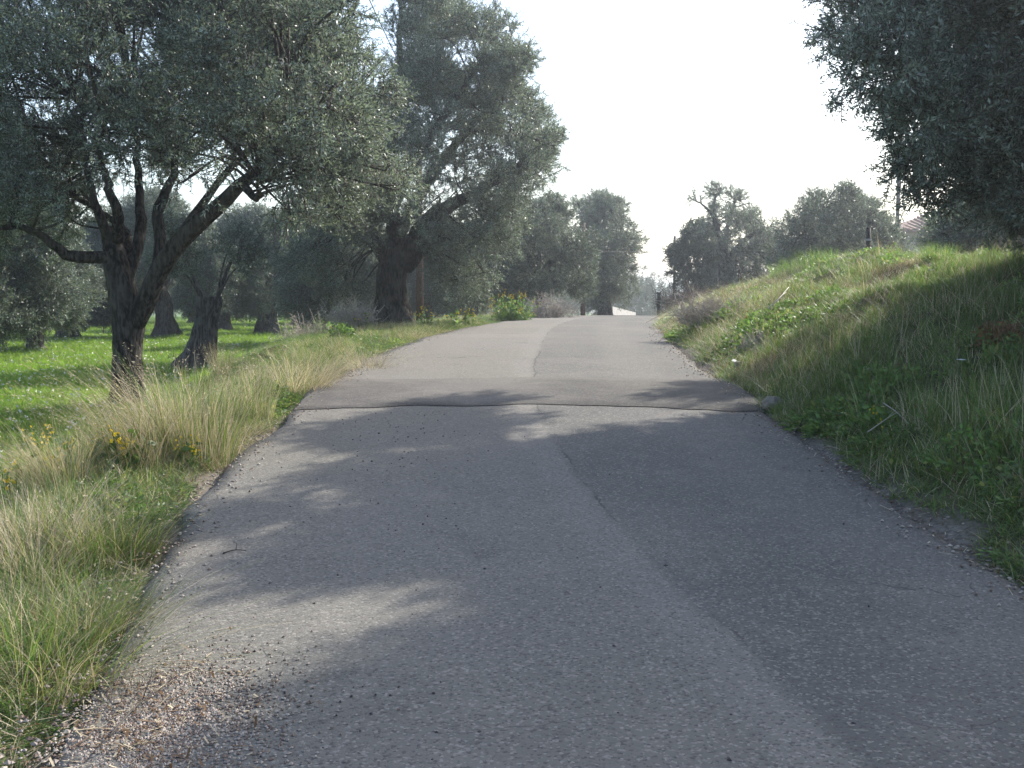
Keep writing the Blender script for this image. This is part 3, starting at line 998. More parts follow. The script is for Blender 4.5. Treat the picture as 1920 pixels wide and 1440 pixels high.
gr = np.random.default_rng(21)
mats = [M_green, M_straw, M_olive_blade, M_brown]
T_bank = [tuft("bank_tuft", gr, 34, .20, .007, .14, .8, mats, [.72, .08, .17, .03]) for _ in range(3)] + \
         [tuft("bank_tuft", gr, 30, .26, .0055, .13, 1.0, mats, [.30, .35, .28, .07]) for _ in range(2)] + \
         [tuft("bank_tuft", gr, 40, .11, .011, .16, 1.1, mats, [.85, .0, .15, .0]) for _ in range(2)] + \
         [tuft("bank_tuft", gr, 22, .40, .005, .12, .9, mats, [.30, .45, .2, .05])]
def weed(name, r, n, R_, h, ll, lw, mats_):
    mb = MB()
    for k in range(n):
        a, q = r.random() * 6.283, R_ * math.sqrt(r.random())
        c = np.array((math.cos(a) * q, math.sin(a) * q, h * r.random() * (1 - .5 * q / R_)))
        d = unit(np.array((math.cos(a), math.sin(a), r.uniform(-.1, .9))) + r.normal(size=3) * .5)
        s_ = unit(np.cross(d, r.normal(size=3)))
        L, w_ = ll * r.uniform(.6, 1.2), lw * r.uniform(.7, 1.2) / 2
        mb.add([c, c + d * L * .5 + s_ * w_, c + d * L, c + d * L * .5 - s_ * w_], [[0, 1, 2, 3]], 0 if r.random() < .85 else 1)
    return mb.mesh(name, mats_)


T_bank += [weed("bank_weed", gr, 90, .16, .16, .07, .028, [M_green, M_olive_blade]), weed("bank_weed", gr, 70, .12, .26, .045, .018, [M_green, M_brown])]
T_bank += [tuft("bank_tuft", gr, 46, .24, .0045, .16, 1.5, mats, [.03, .50, .12, .35], curl=1.3), tuft("bank_tuft", gr, 16, .55, .006, .14, .9, mats, [.1, .7, .1, .1])]
T_verge = [tuft("verge_tuft", gr, 40, .30, .005, .11, .8, mats, [.42, .22, .34, .02]) for _ in range(3)] + \
          [tuft("verge_tuft", gr, 40, .42, .0042, .10, 1.0, mats, [.12, .55, .28, .05]) for _ in range(3)] + \
          [tuft("verge_tuft", gr, 44, .16, .009, .13, 1.0, mats, [.80, .04, .16, .0]) for _ in range(2)]
T_field = [tuft("meadow_tuft", gr, 60, .13, .012, .26, 1.2, [M_field, M_straw, M_white, M_yellow], [.97, .03, 0, 0], 2, .8, fl, fm) for fl, fm in ((0, 2), (1, 2), (0, 2), (0, 3))] + \
          [tuft("meadow_tuft", gr, 50, .22, .012, .25, .9, [M_field, M_straw], [.95, .05], 2)]
T_verge += [weed('verge_weed', gr, 90, .15, .18, .06, .022, [M_green, M_olive_blade]), tuft('verge_tuft', gr, 44, .26, .004, .16, 1.6, mats, [.08, .56, .22, .14], curl=1.4), tuft('verge_tuft', gr, 70, .13, .005, .13, 1.2, mats, [.7, .12, .18, 0])]
NG_BANK, NG_VERGE, NG_FIELD = scatter_group("bank_grass", T_bank), scatter_group("verge_grass", T_verge), scatter_group("meadow_grass", T_field)


def grass(name, label, x, y, ng, pick, hs, widths=None, sink=.01):
    n = len(x)
    z = height(x, y) - sink
    rot = np.stack([gr.normal(size=n) * .12, gr.normal(size=n) * .12, gr.random(n) * 6.283], 1)
    sc = np.stack([hs * 0 + (1 if widths is None else widths), hs * 0 + (1 if widths is None else widths), hs], 1)
    o = obj(name, scatter_mesh(name, np.stack([x, y, z], 1), rot, sc, pick))
    scatter(o, ng)
    tag(o, label, None, None, "stuff")
    return o


# bank
n = 30000
yy = 3 + 60 * gr.random(n) ** 1.75
uu = HW + .12 + (11.5 * gr.random(n) ** 1.3)
xx = uu + CEN(yy)
k = (xx < .52 * yy + 2.2) & (uu < BROWU(yy) + 3.0)
edge = uu - HW - .25 * noise(yy * 1.2, 5.) - .1
k &= edge > .05
xx, yy, uu, edge = xx[k], yy[k], uu[k], edge[k]
n = len(xx)
pt = fbm(xx * .45, yy * .3, 8.) + gr.normal(size=n) * .35
dry = (uu < 4.0) * sstep(13, 17, yy) * .8
top = sstep(4.2, 5.6, uu)
pick = np.where(pt + dry - .25 * top > .55, gr.integers(3, 5, n), np.where(pt < -.35, gr.integers(5, 7, n), gr.integers(0, 3, n)))
pick = np.where(gr.random(n) < .035, 7, pick)
pt2 = fbm(xx * .9 + 50, yy * .6, 3.) + gr.normal(size=n) * .25
pick = np.where((pt2 > .62), 8 + (gr.random(n) < .4), pick)
dead = fbm(xx * .8 + 90, yy * .5, 6.) + gr.normal(size=n) * .2 + .45 * (uu < 3.6) * sstep(13, 17, yy)
pick = np.where(dead > .75, 10, pick)
pick = np.where(gr.random(n) < .012, 11, pick)
hs = (.75 + .5 * gr.random(n)) * (.45 + .55 * sstep(.0, .7, edge)) * (1 + .6 * fbm(xx * .8, yy * .7, 1.))
far = sstep(14, 40, yy)
grass("bank_grass", "mixed green and dry grass covering the right bank", xx, yy, NG_BANK, pick, np.clip(hs, .3, 2), 1 + .9 * far)

# verge, left of the road
n = 17000
yy = 1.6 + 46 * gr.random(n) ** 1.8
wmax = 3.0 + 1.6 * sstep(14, 22, yy)
a = .03 + wmax * gr.random(n) ** 1.15
xx = CEN(yy) - LW(yy) - a
edge = a - .22 * noise(yy * 1.0, 25.) - .12
k = (edge > 0) & (xx > -.5 * yy - 2.5)
xx, yy, a, edge = xx[k], yy[k], a[k], edge[k]
n = len(xx)
pt = fbm(xx * .9, yy * .6, 18.) + gr.normal(size=n) * .35 - .35 * sstep(10, 14, yy) - .28
pick = np.where(pt > .15, gr.integers(3, 6, n), np.where(pt < -.5, gr.integers(6, 8, n), gr.integers(0, 3, n)))
tan = fbm(xx * 1.1 + 70, yy * .8, 5.) + gr.normal(size=n) * .25
pick = np.where(tan > .55, 9, np.where(tan < -.6, 8, pick))
pick = np.where((yy < 7) & (gr.random(n) < .35), 10, pick)
pick = np.where((yy < 4.7) & (gr.random(n) < .5), gr.integers(6, 8, n), pick)
hs = (.55 + .75 * gr.random(n) ** 1.6) * (1 - .5 * sstep(1.0, 2.4, a)) * (.35 + .65 * sstep(.0, .6, edge)) * (1 - .35 * sstep(12, 20, yy))
grass("verge_grass", "tangled green and straw coloured grass along the left roadside", xx, yy, NG_VERGE, pick, hs, 1 + .7 * sstep(12, 35, yy))

# meadow
n = 34000
yy = 5 + 75 * gr.random(n) ** 1.5
xx = (-.52 * yy - 2) + gr.random(n) * (.52 * yy + 2 + 6)
a = CEN(yy) - LW(yy) - xx
k = (a > 2.2 + 1.6 * sstep(14, 22, yy)) & (fbm(xx * .35 + 30, yy * .35, 7.) + gr.normal(size=n) * .3 > -.75)
xx, yy = xx[k], yy[k]
n = len(xx)
pt = fbm(xx * .3, yy * .3, 40.)
pick = np.where(gr.random(n) < .06 + .15 * (pt > .5), 4, gr.integers(0, 4, n))
grass("meadow_grass", "short bright green meadow grass under the olive trees", xx, yy, NG_FIELD, pick, (.7 + .6 * gr.random(n)) * (1 + .5 * fbm(xx * .6, yy * .6, 77.)), 1 + .8 * sstep(15, 50, yy))

# ------------------------------------------------------------------ tall tussocks, one by one
def tussock_mesh(name, seed, n, h, lean_dir, lean, probs, plume=.6, w=.0048, spread=.26):
    r = np.random.default_rng(seed)
    mb, hb = MB(), MB()
    ld = np.array(lean_dir, float)
    for k in range(n):
        a, q = r.random() * 6.283, spread * math.sqrt(r.random())
        b = unit(np.array((math.cos(a), math.sin(a))) * .8 * q / spread + ld * r.uniform(.2, 1.3) + r.normal(size=2) * .5)
        hh = h * r.uniform(.45, 1.1)
        m = r.choice(4, p=probs)
        tip = blade(mb, r, (math.cos(a) * q, math.sin(a) * q, -.03), hh, w * r.uniform(.7, 1.4), b, lean * r.uniform(.4, 1.5), m, 5, .8)
        if plume and m in (1, 3) and r.random() < plume:
            d = unit(np.array((b[0], b[1], .4)))
            for j in range(4):
                c = tip - d * .035 * j
                v = d * .022 + r.normal(size=3) * .008
                s_ = r.normal(size=3) * .0018
                hb.add([c, c + v * .5 + s_, c + v, c + v * .5 - s_], [[0, 1, 2, 3]], 0)
    return mb.mesh(name, mats), (hb.mesh(name + "_plume", [M_straw]) if hb.n else None)


TG = "tall grass tussocks along the left roadside"
kinds = [tussock_mesh("blades", 1, 520, 1.0, (-.9, -.1), .75, [.08, .62, .26, .04]), tussock_mesh("blades", 2, 480, .8, (.1, 0), .35, [.22, .42, .34, .02]),
         tussock_mesh("blades", 3, 320, .62, (.9, -.3), 1.0, [.05, .85, .08, .02]), tussock_mesh("blades", 4, 520, .62, (.5, -.2), .8, [.42, .16, .36, .06], .3),
         tussock_mesh("blades", 5, 420, .5, (.2, -.3), .7, [.75, .05, .2, 0], .1), tussock_mesh("blades", 6, 300, .75, (1, -.15), 1.25, [.2, .3, .38, .12], 0, .0045)]
for px, py, d, k, rz, sc, lab in [(a, b_, c, e_, f_, g_ * (1.1 if e_ == 1 else .78 if e_ in (3, 4, 5) else 1.0), h_) for a, b_, c, e_, f_, g_, h_ in [
    (318, 862, 8.6, 0, 0, 1.0, "big straw coloured tussock leaning left in front of the forked olive trunk"),
    (375, 868, 8.4, 1, 0, 1.0, "upright yellow-green tussock beside the chipped road edge"),
    (255, 880, 8.9, 0, .3, .8, "smaller straw tussock left of the big leaning one"),
    (570, 738, 11.9, 2, 0, 1.0, "pale dry tussock bending over the road at the asphalt strip"),
    (600, 720, 12.6, 2, .8, .8, "small pale tussock just behind the one bending over the asphalt strip"),
    (470, 790, 10.4, 1, 1.0, .7, "low yellow-green tussock between the pale bending one and the chipped edge"),
    (220, 1050, 6.1, 3, 0, 1.0, "brown-based green tussock on the road edge below the yellow flowers"),
    (60, 1060, 6.0, 2, 2.6, .9, "pale drooping dry tussock at the picture's left edge"),
    (130, 1270, 4.3, 5, 0, 1.0, "wiry olive-brown tussock with long stems trailing over the asphalt"),
    (60, 1230, 4.5, 4, 0, 1.0, "bright green tussock low at the left corner"),
    (190, 1180, 5.0, 3, .7, .8, "green tussock with straw stems behind the wiry trailing one"),
    (110, 930, 7.4, 0, .9, .7, "thin straw tussock among the yellow flowers"),
    (690, 690, 15.5, 2, 2.0, .8, "straw tussock on the verge short of the thick olive trunk"),
    (420, 705, 17.0, 1, 2.0, .7, "dry tussock at the foot of the pollarded trunk")]]:
    P = hit(px, py, d)
    root = empty("grass_tussock", (P[0], P[1], gz(P[0], P[1])), rz)
    root.scale = (sc, sc, sc)
    tag(root, lab, "grass tussock", TG)
    tag(obj("blades", kinds[k][0], root), kind="stuff")
    if kinds[k][1]:
        tag(obj("plumes", kinds[k][1], root), kind="stuff")


BG = "tall green grass clumps on the brow of the bank"
bk = tussock_mesh("blades", 17, 420, .55, (-.4, -.5), .6, [.86, .04, .10, 0], 0, .008, .32)
for px, py, d, sc, lab in [(1500, 520, 26, 1.0, "tall green grass clump at the left end of the bank brow"), (1540, 500, 25.5, 1.2, "tall green grass clump second from the left on the brow"),
                           (1575, 492, 25, 1.25, "tall green grass clump left of the thick fence post"), (1650, 490, 23, 1.0, "tall green grass clump right of the thick fence post"),
                           (1470, 560, 26, .9, "green grass clump just below the left end of the brow"), (1760, 480, 17, .7, "green grass clump on the brow under the overhanging tree")]:
    P = at(px, py, d)
    root = empty("grass_clump", (P[0], d, gz(P[0], d)), rng.random() * .6)
    root.scale = (sc, sc, sc)
    tag(root, lab, "grass clump", BG)
    tag(obj("blades", bk[0], root), kind="stuff")


# ------------------------------------------------------------------ flowering plants
def flower_plant(seed, n, h, spread, fl, broad=False):
    r = np.random.default_rng(seed)
    fo, bl = MB(), MB()
    for k in range(n):
        a, q = r.random() * 6.283, spread * math.sqrt(r.random())
        p0 = np.array((math.cos(a) * q * .4, math.sin(a) * q * .4, -.02))
        p1 = np.array((math.cos(a) * q, math.sin(a) * q, h * r.uniform(.35, 1.1) * (1 - .35 * (q / spread) ** 2 * r.random())))
        pp = spline([p0, (p0 + p1) / 2 + r.normal(size=3) * .03, p1], 5)
        V, f = tube(pp, np.linspace(.005, .002, 5), 3)
        fo.add(V, f)
        for j in range(10 if broad else 6):
            c = pp[0] + (pp[-1] - pp[0]) * r.uniform(.1, .85)
            d = unit(r.normal(size=3) + (0, 0, .3))
            s_ = unit(np.cross(d, r.normal(size=3)))
            L = r.uniform(.05, .12)
            fo.add([c, c + d * L * .5 + s_ * L * .22, c + d * L, c + d * L * .5 - s_ * L * .22], [[0, 1, 2, 3]])
        if r.random() < fl:
            for j in range(5):
                c = pp[-1] + r.normal(size=3) * .02 - np.array((0, 0, .02 * j))
                for t_ in range(2):
                    u_, v_ = unit(r.normal(size=3)) * .015, unit(r.normal(size=3)) * .015
                    bl.add([c - u_, c + v_, c + u_, c - v_], [[0, 1, 2, 3]])
    return fo.mesh("foliage", [M_green]), (bl.mesh("flowers", [M_yellow]) if bl.n else None)


fp = [flower_plant(s, 9, .40, .16, .6) for s in (1, 2)] + [flower_plant(3, 170, 1.0, .85, .28, True)]
FG = "yellow wildflowers in the left verge"


def put_plant(name, kind, px, py, d, sc, lab, cat, group=None):
    P = hit(px, py, d)
    root = empty(name, (P[0], P[1], gz(P[0], P[1])), rng.random() * 6)
    root.scale = (sc, sc, sc)
    tag(root, lab, cat, group)
    tag(obj("foliage", kind[0], root), kind="stuff")
    if kind[1]:
        tag(obj("flowers", kind[1], root), kind="stuff")


for i, (px, py, d, sc, lab) in enumerate([
        (75, 870, 8.4, 1.1, "yellow wildflower standing tallest at the left end of the verge flowers"),
        (110, 905, 7.8, 1.0, "yellow wildflower between the straw tussock and the left edge"),
        (205, 885, 8.2, 1.0, "yellow wildflower left of the bright pair under the big leaning tussock"),
        (235, 895, 8.0, 1.1, "bright double yellow wildflower under the big leaning tussock"),
        (355, 880, 8.0, .7, "small yellow wildflower in the base of the upright tussock"),
        (20, 950, 7.2, 1.0, "yellow wildflower cut by the picture's left edge"),
        (795, 603, 25.5, 1.4, "yellow wildflower at the foot of the pole by the thick trunk"),
        (850, 592, 27.0, 1.3, "yellow wildflower on the verge right of the pole"),
        (880, 590, 28.5, 1.3, "yellow wildflower nearest the flowering bush"),
        (680, 612, 25.0, 1.2, "yellow wildflower left of the thick furrowed trunk")]):
    put_plant("yellow_wildflower", fp[i % 2], px, py, d, sc, lab, "wildflower", FG)
put_plant("flowering_bush", fp[2], 962, 580, 33.0, .95, "leafy bright green bush sprinkled with yellow flowers on the far verge", "bush")
put_plant("leafy_plant", flower_plant(9, 30, .3, .22, 0.05, True), 1650, 815, 9.6, .8, "bright sunlit leafy plant low on the shaded bank", "plant")
put_plant("leafy_plant", flower_plant(10, 90, .6, .45, 0.05, True), 640, 640, 24.0, .65, "leafy green plant at the foot of the thick olive trunk", "plant")


# ------------------------------------------------------------------ dry shrubs
def twig_shrub(name, lab, cat, px, py, d, R, H, n, mat, leafm=None, group=None):
    P = hit(px, py, d)
    base = np.array((P[0], P[1], gz(P[0], P[1]) - .03))
    mb = MB()
    lv = []
    for k in range(n):
        a = rng.random() * 6.283
        q = R * math.sqrt(rng.random())
        e = np.array((math.cos(a) * q, math.sin(a) * q, H * rng.uniform(.45, 1.0) * (1 - .4 * (q / R) ** 2)))
        s0 = np.array((e[0] * .25, e[1] * .25, 0))
        pp = spline([s0, (s0 + e) / 2 + rng.normal(size=3) * .12 * R, e], 6)
        V, f = tube(pp, np.linspace(.007, .002, 6) * (1 + d / 45), 3, cap=False)
        mb.add(V, f)
        for j in range(4):
            s1 = pp[rng.integers(2, 6)]
            V, f = tube([s1, s1 + rng.normal(size=3) * .10 * R + (0, 0, .1 * H), s1 + rng.normal(size=3) * .2 * R + (0, 0, .18 * H)], np.array((.004, .003, .002)) * (1 + d / 30), 3, cap=False)
            mb.add(V, f)
            lv.append(s1)
    root = tag(empty(name, base), lab, cat, group)
    tag(obj("stems", mb.mesh("stems", mat), root), kind="stuff")
    if leafm:
        lb = MB()
        for s1 in lv:
            for j in range(5):
                c = s1 + rng.normal(size=3) * .1 * R
                u_, v_ = rng.normal(size=3) * .03, rng.normal(size=3) * .018
                lb.add([c, c + u_ * .5 + v_, c + u_, c + u_ * .5 - v_], [[0, 1, 2, 3]])
        tag(obj("leaves", lb.mesh("leaves", leafm), root), kind="stuff")
    return root


M_drywood = plain("dry_twig", (.40, .36, .31), (.28, .245, .205), 15)
M_pinkdry = plain("pink_dry_twig", (.30, .20, .16), (.2, .14, .11), 15)
M_rust = leaf_mat("rust_leaf", (.17, .10, .045), (.17, .10, .045), .25, (.22, .13, .05), .5, .7, .2)
twig_shrub("dry_shrub", "pinkish dry shrub on the bank end near the dark gate post", "shrub", 1300, 568, 46, 1.1, 1.0, 150, M_pinkdry, M_brown)
twig_shrub("dry_shrub", "second pinkish dry shrub closest to the road's right edge at the crest", "shrub", 1275, 570, 50, .7, .7, 80, M_pinkdry, M_brown)
twig_shrub("dry_shrub", "grey tangle of dead stems low on the bank where the road narrows", "shrub", 1335, 612, 25, .75, .5, 110, M_drywood)
twig_shrub("dry_shrub", "grey-brown dead weed at the bank foot above the end of the asphalt strip", "shrub", 1420, 665, 16.5, .26, .3, 60, M_drywood)
twig_shrub("dry_shrub", "bare grey shrub in the meadow edge left of the thick trunk", "shrub", 580, 622, 31, 1.1, 1.1, 130, M_drywood)
twig_shrub("dry_shrub", "small bare grey shrub touching the thick trunk on its left", "shrub", 660, 618, 28, .7, .7, 80, M_drywood)
twig_shrub("dry_shrub", "dead bleached brush beside the brown wooden pole", "shrub", 1030, 575, 38, 1.0, .8, 110, M_drywood)
twig_shrub("rust_bush", "low rust-brown bush in a strip of sun on the right bank", "bush", 1895, 650, 10.6, .27, .2, 90, M_brown, M_rust)
twig_shrub("bare_shrub", "wispy dark shrub with side shoots reaching left over the gate post", "shrub", 1262, 572, 54, 1.3, 1.5, 60, M_twig, M_leaf_dark)

# ------------------------------------------------------------------ poles, wires, posts
M_polewood = plain("creosoted_wood", (.13, .075, .055), (.08, .05, .04), 10, .8, .2, .4)
M_polegrey = plain("weathered_pole", (.14, .135, .14), (.09, .088, .09), 10, .8, .2, .3)
M_postdark = plain("dark_post", (.05, .04, .035), (.03, .026, .024), 14)
M_wire = plain("cable_black", (.03, .03, .03))
M_metal = plain("insulator_grey", (.35, .36, .36), rough=.4, spec=.5)


def utility_pole(px, d, top_z, r, mat, lab, arm=True):
    x = at(px, 560, d)[0]
    z0 = gz(x, d)
    root = tag(empty("utility_pole", (x, d, z0)), lab, "utility pole", "poles carrying the overhead wires")
    h = top_z - z0
    V, f = tube([(0, 0, -.2), (0, 0, h * .5), (0, 0, h)], (r, r * .88, r * .75), 12)
    obj("shaft", mesh("shaft", V, f, mat, smooth=True), root)
    if arm:
        V, f = box((0, 0, h - .35), (1.1, .09, .09))
        obj("crossarm", mesh("crossarm", V, f, mat), root)
        for s in (-.45, .45):
            V, f = tube([(s, 0, h - .31), (s, 0, h - .24), (s, 0, h - .2), (s, 0, h - .14)], (.02, .045, .03, .045), 8)
            obj("insulator", mesh("insulator", V, f, M_metal, smooth=True), root)
    return np.array((x, d, top_z))


pA = utility_pole(787, 37, 7.2, .13, M_polewood, "dark pole beside the thick olive trunk, top hidden in leaves")
pB = utility_pole(1093, 50, 5.0, .12, M_polewood, "reddish brown wooden pole in front of the dark crest tree", False)
pC = utility_pole(1264, 55, 4.7, .07, M_polegrey, "slim grey pole rising from the shrub at the crest", False)
pD = utility_pole(1679, 45, 11.0, .085, M_polegrey, "tall bluish grey pole beside the overhanging tree on the right")


def wire(a, b, sag, r, lab):
    a, b = np.asarray(a, float), np.asarray(b, float)
    t_ = np.linspace(0, 1, 30)
    P = a + (b - a) * t_[:, None] - np.array((0, 0, 1)) * (4 * sag * t_ * (1 - t_))[:, None]
    V, f = tube(P, np.full(30, r), 4)
    tag(obj("overhead_wire", mesh("overhead_wire", V, f, M_wire)), lab, "wire", "overhead wires between the poles")


wire((-2.2, -12, 6.9), pA + (.45, 0, -.14), .25, .010, "thin overhead wire running down towards the tall verge olive")
wire(pB + (.05, 0, -1.2), pC + (0, 0, -.75), .06, .014, "thin overhead wire crossing the road gap at the crest")


def post(name, px, py, d, h, r, mat, lab, cat, group=None, sq=False):
    P = at(px, py, d)
    z0 = gz(P[0], d)
    root = tag(empty(name, (P[0], d, z0)), lab, cat, group)
    tilt = rng.normal() * .02
    if sq:
        V, f = box((0, 0, h / 2 - .1), (2 * r, 2 * r, h + .2))
        obj("shaft", mesh("shaft", V, f, mat), root)
        V, f = box((0, 0, h + .03), (2 * r + .06, 2 * r + .06, .06))
        obj("cap", mesh("cap", V, f, mat), root)
    else:
        V, f = tube([(0, 0, -.2), (tilt * .5, 0, h * .5), (tilt, 0, h)], (r, r * .95, r * .85), 8, .06)
        obj("shaft", mesh("shaft", V, f, mat, smooth=True), root)
        V, f = tube([(tilt * .3, 0, h * .72), (tilt * .3 + .001, 0, h * .76)], (r * 1.25, r * 1.25), 8)
        obj("wire_tie", mesh("wire_tie", V, f, M_metal), root)
    return root


post("fence_post", 1627, 478, 24, 1.0, .055, M_postdark, "thick dark fence post on the bank brow before the bushy olive", "post", "old fence posts")
post("fence_post", 1384, 545, 37, 1.05, .035, M_postdark, "thin dark fence post on the bank before the loose olive", "post", "old fence posts")
post("fence_post", 1345, 548, 43, 1.2, .03, M_postdark, "thinnest fence post left of the loose olive's trunk", "post", "old fence posts")
post("gate_post", 1235, 588, 53, 1.15, .07, M_postdark, "dark square gate post at the right edge of the crest", "post", None, True)
for px, lab in ((105, "thin meadow fence stake left of the slanting grove trunk's shadow"), (155, "thin meadow fence stake right of the slanting grove trunk"), (194, "thin meadow fence stake next to the main forked trunk")):
    post("fence_stake", px, 622, 52, .8, .025, M_postdark, lab, "stake", "thin stakes in the far meadow")

# ------------------------------------------------------------------ house on the right, wall beyond the crest
M_plaster = plain("pale_plaster", (.55, .50, .45), (.5, .45, .4), 3, .9, .2)
M_tile = plain("roof_tile", (.24, .15, .115), (.18, .11, .085), 12, .8, .2)
M_concrete = plain("pale_concrete", (.45, .44, .42), (.36, .35, .33), 4, .9, .2, .3)
M_glass = plain("window_glass", (.04, .05, .06), rough=.1, spec=.6)
M_wood = plain("brown_wood", (.16, .08, .045), (.11, .055, .03), 12)
hx, hy = at(1728, 440, 62)[0] + 2.1, 62.0
hz = gz(hx, hy)
root = tag(empty("house", (hx, hy, hz)), "pale plastered house with tiled overhanging roof half hidden behind the bushes", "house")
V, f = box((0.6, 3, 2.2), (7.0, 6, 4.6))
obj("wall", mesh("wall", V, f, M_plaster), root)
V, f = box((-.1, -.5, 2.35), (7.6, 1.4, .16))
obj("balcony", mesh("balcony", V, f, M_concrete), root)
for wx in (-1.4, 1.2):
    V, f = box((wx, -.012, 3.2), (1.0, .03, 1.2))
    wo = obj("window", mesh("window", V, f, M_glass), root)
    mb = MB()
    for c_, s_ in (((wx, -.035, 3.84), (1.16, .06, .08)), ((wx, -.035, 2.56), (1.16, .06, .08)), ((wx - .54, -.035, 3.2), (.08, .06, 1.2)), ((wx + .54, -.035, 3.2), (.08, .06, 1.2))):
        mb.add(*box(c_, s_))
    obj("frame", mb.mesh("frame", [M_wood]), wo)
ez, rzp = 4.55, 5.55
rv = [(-3.6, -.9, ez), (4.8, -.9, ez), (4.8, 6.9, ez), (-3.6, 6.9, ez), (-1, 3, rzp), (2.2, 3, rzp)]
rv2 = [(x, y, z - .16) for x, y, z in rv]
rf = [[0, 1, 5, 4], [1, 2, 5], [2, 3, 4, 5], [3, 0, 4], [7, 6, 10, 11], [8, 7, 11], [9, 8, 11, 10], [6, 9, 10], [0, 6, 7, 1], [1, 7, 8, 2], [2, 8, 9, 3], [3, 9, 6, 0]]
ro = obj("roof", mesh("roof", rv + rv2, rf, M_tile), root)
V, f = tube([(0, 0, 0), (.1, -1.9, -.49), (.2, -3.9, -1.0)], (.09, .09, .09), 6)
rme = mesh("tile_row", V, f, M_tile)
for i in range(22):
    x = -3.2 + i * .37
    o = obj("tile_row", rme, ro)
    k = min(1, max(.02, (x + 3.6) / 2.6), max(.02, (4.8 - x) / 2.6))
    o.location = (x - .1, -.9 + 3.9 * k, ez + 1.0 * k + .03)
    o.scale = (1, k, k)

P = at(1142, 574, 66)
root = tag(empty("parapet_wall", (P[0], 66, gz(P[0], 66))), "low whitish concrete wall sloping down just beyond the crest", "wall")
q1 = at(1188, 586, 74)
dv = np.array((q1[0] - P[0], 8.0))
z1 = gz(q1[0], 74) - gz(P[0], 66)
h0 = P[2] - gz(P[0], 66)
h1 = q1[2] - gz(q1[0], 74)
nrm = np.array((-dv[1], dv[0])) / np.linalg.norm(dv) * .15
v = []
for (ox, oy), zb, zt in (((0, 0), -.3, h0), ((dv[0], dv[1]), z1 - .3, z1 + h1)):
    for s in (1, -1):
        v += [(ox + nrm[0] * s, oy + nrm[1] * s, zb), (ox + nrm[0] * s, oy + nrm[1] * s, zt)]
obj("wall_body", mesh("wall_body", v, [[0, 1, 5, 4], [2, 6, 7, 3], [1, 3, 7, 5], [0, 2, 3, 1], [4, 5, 7, 6]], M_concrete), root)

# ------------------------------------------------------------------ small things
M_stone = plain("pale_stone", (.24, .205, .165), (.15, .13, .11), 9, .9, .2, .5)
M_pinkstone = plain("pinkish_earth", (.42, .30, .23), (.34, .24, .18), 3, .95, .1, .5)


def stone_mesh(seed, sx, sy, sz, mat, seg=12):
    r = np.random.default_rng(seed)
    V, f = [], []
    th = np.linspace(0, 2 * math.pi, seg, endpoint=False)
    ph = np.linspace(-math.pi / 2, math.pi / 2, 9)
    for p in ph:
        for t_ in th:
            d = np.array((math.cos(p) * math.cos(t_), math.cos(p) * math.sin(t_), math.sin(p)))
            k = 1 + .28 * float(noise(d[0] * 1.4 + seed, d[1] * 1.4, d[2] * 1.4)) + .1 * float(noise(d[0] * 4 + seed, d[1] * 4, d[2] * 4))
            V.append(d * k * (sx, sy, sz))
    for i in range(8):
        for j in range(seg):
            f.append([i * seg + j, i * seg + (j + 1) % seg, (i + 1) * seg + (j + 1) % seg, (i + 1) * seg + j])
    return mesh("stone", V, f, mat)


def put(name, me, px, py, d, dz, lab, cat, group=None, rz=0):
    P = hit(px, py, d)
    o = obj(name, me, None, (P[0], P[1], gz(P[0], P[1]) + dz))
    o.rotation_euler = (0, 0, rz)
    return tag(o, lab, cat, group)


put("stone", stone_mesh(3, .12, .10, .085, M_stone), 1448, 772, 10.6, .05, "brownish rounded stone at the right end of the asphalt strip", "stone")
put("stone", stone_mesh(5, .07, .05, .05, M_stone), 1385, 690, 13.6, .03, "small whitish stone in the rubble on the right road edge", "stone")
put("stone", stone_mesh(8, .30, .2, .22, M_pinkstone), 655, 592, 30, .1, "pinkish stone between the bare shrubs and the thick trunk", "stone")
put("earth_mound", stone_mesh(12, 2.2, 1.2, .75, M_pinkstone, 20), 172, 612, 68, .1, "pinkish bare earth mound at the far edge of the meadow", "mound")


def stick(lab, pts, d, r, mat, name="fallen_stick", lift=.04, group="fallen dead sticks"):
    Q = []
    for i, (px, py, dd, up) in enumerate(pts):
        P = hit(px, py, dd)
        Q.append((P[0], P[1], gz(P[0], P[1]) + lift + up))
    Q = np.array(Q)
    b = Q[0].copy()
    pp = spline(Q, 10)
    V, f = tube(pp - b, np.linspace(r, r * .45, 10), 6, .12, seed=rng.random() * 9)
    root = tag(empty(name, b), lab, "stick", group)
    obj("stem", mesh("stem", V, f, mat, smooth=True), root)
    e = pp[6] + (pp[9] - pp[6]) * .5 + rng.normal(size=3) * .04 + (0, 0, .05)
    V, f = tube(np.array([pp[5], (pp[5] + e) / 2 + .01, e]) - b, (r * .5, r * .4, r * .2), 5)
    obj("side_twig", mesh("side_twig", V, f, mat, smooth=True), root)


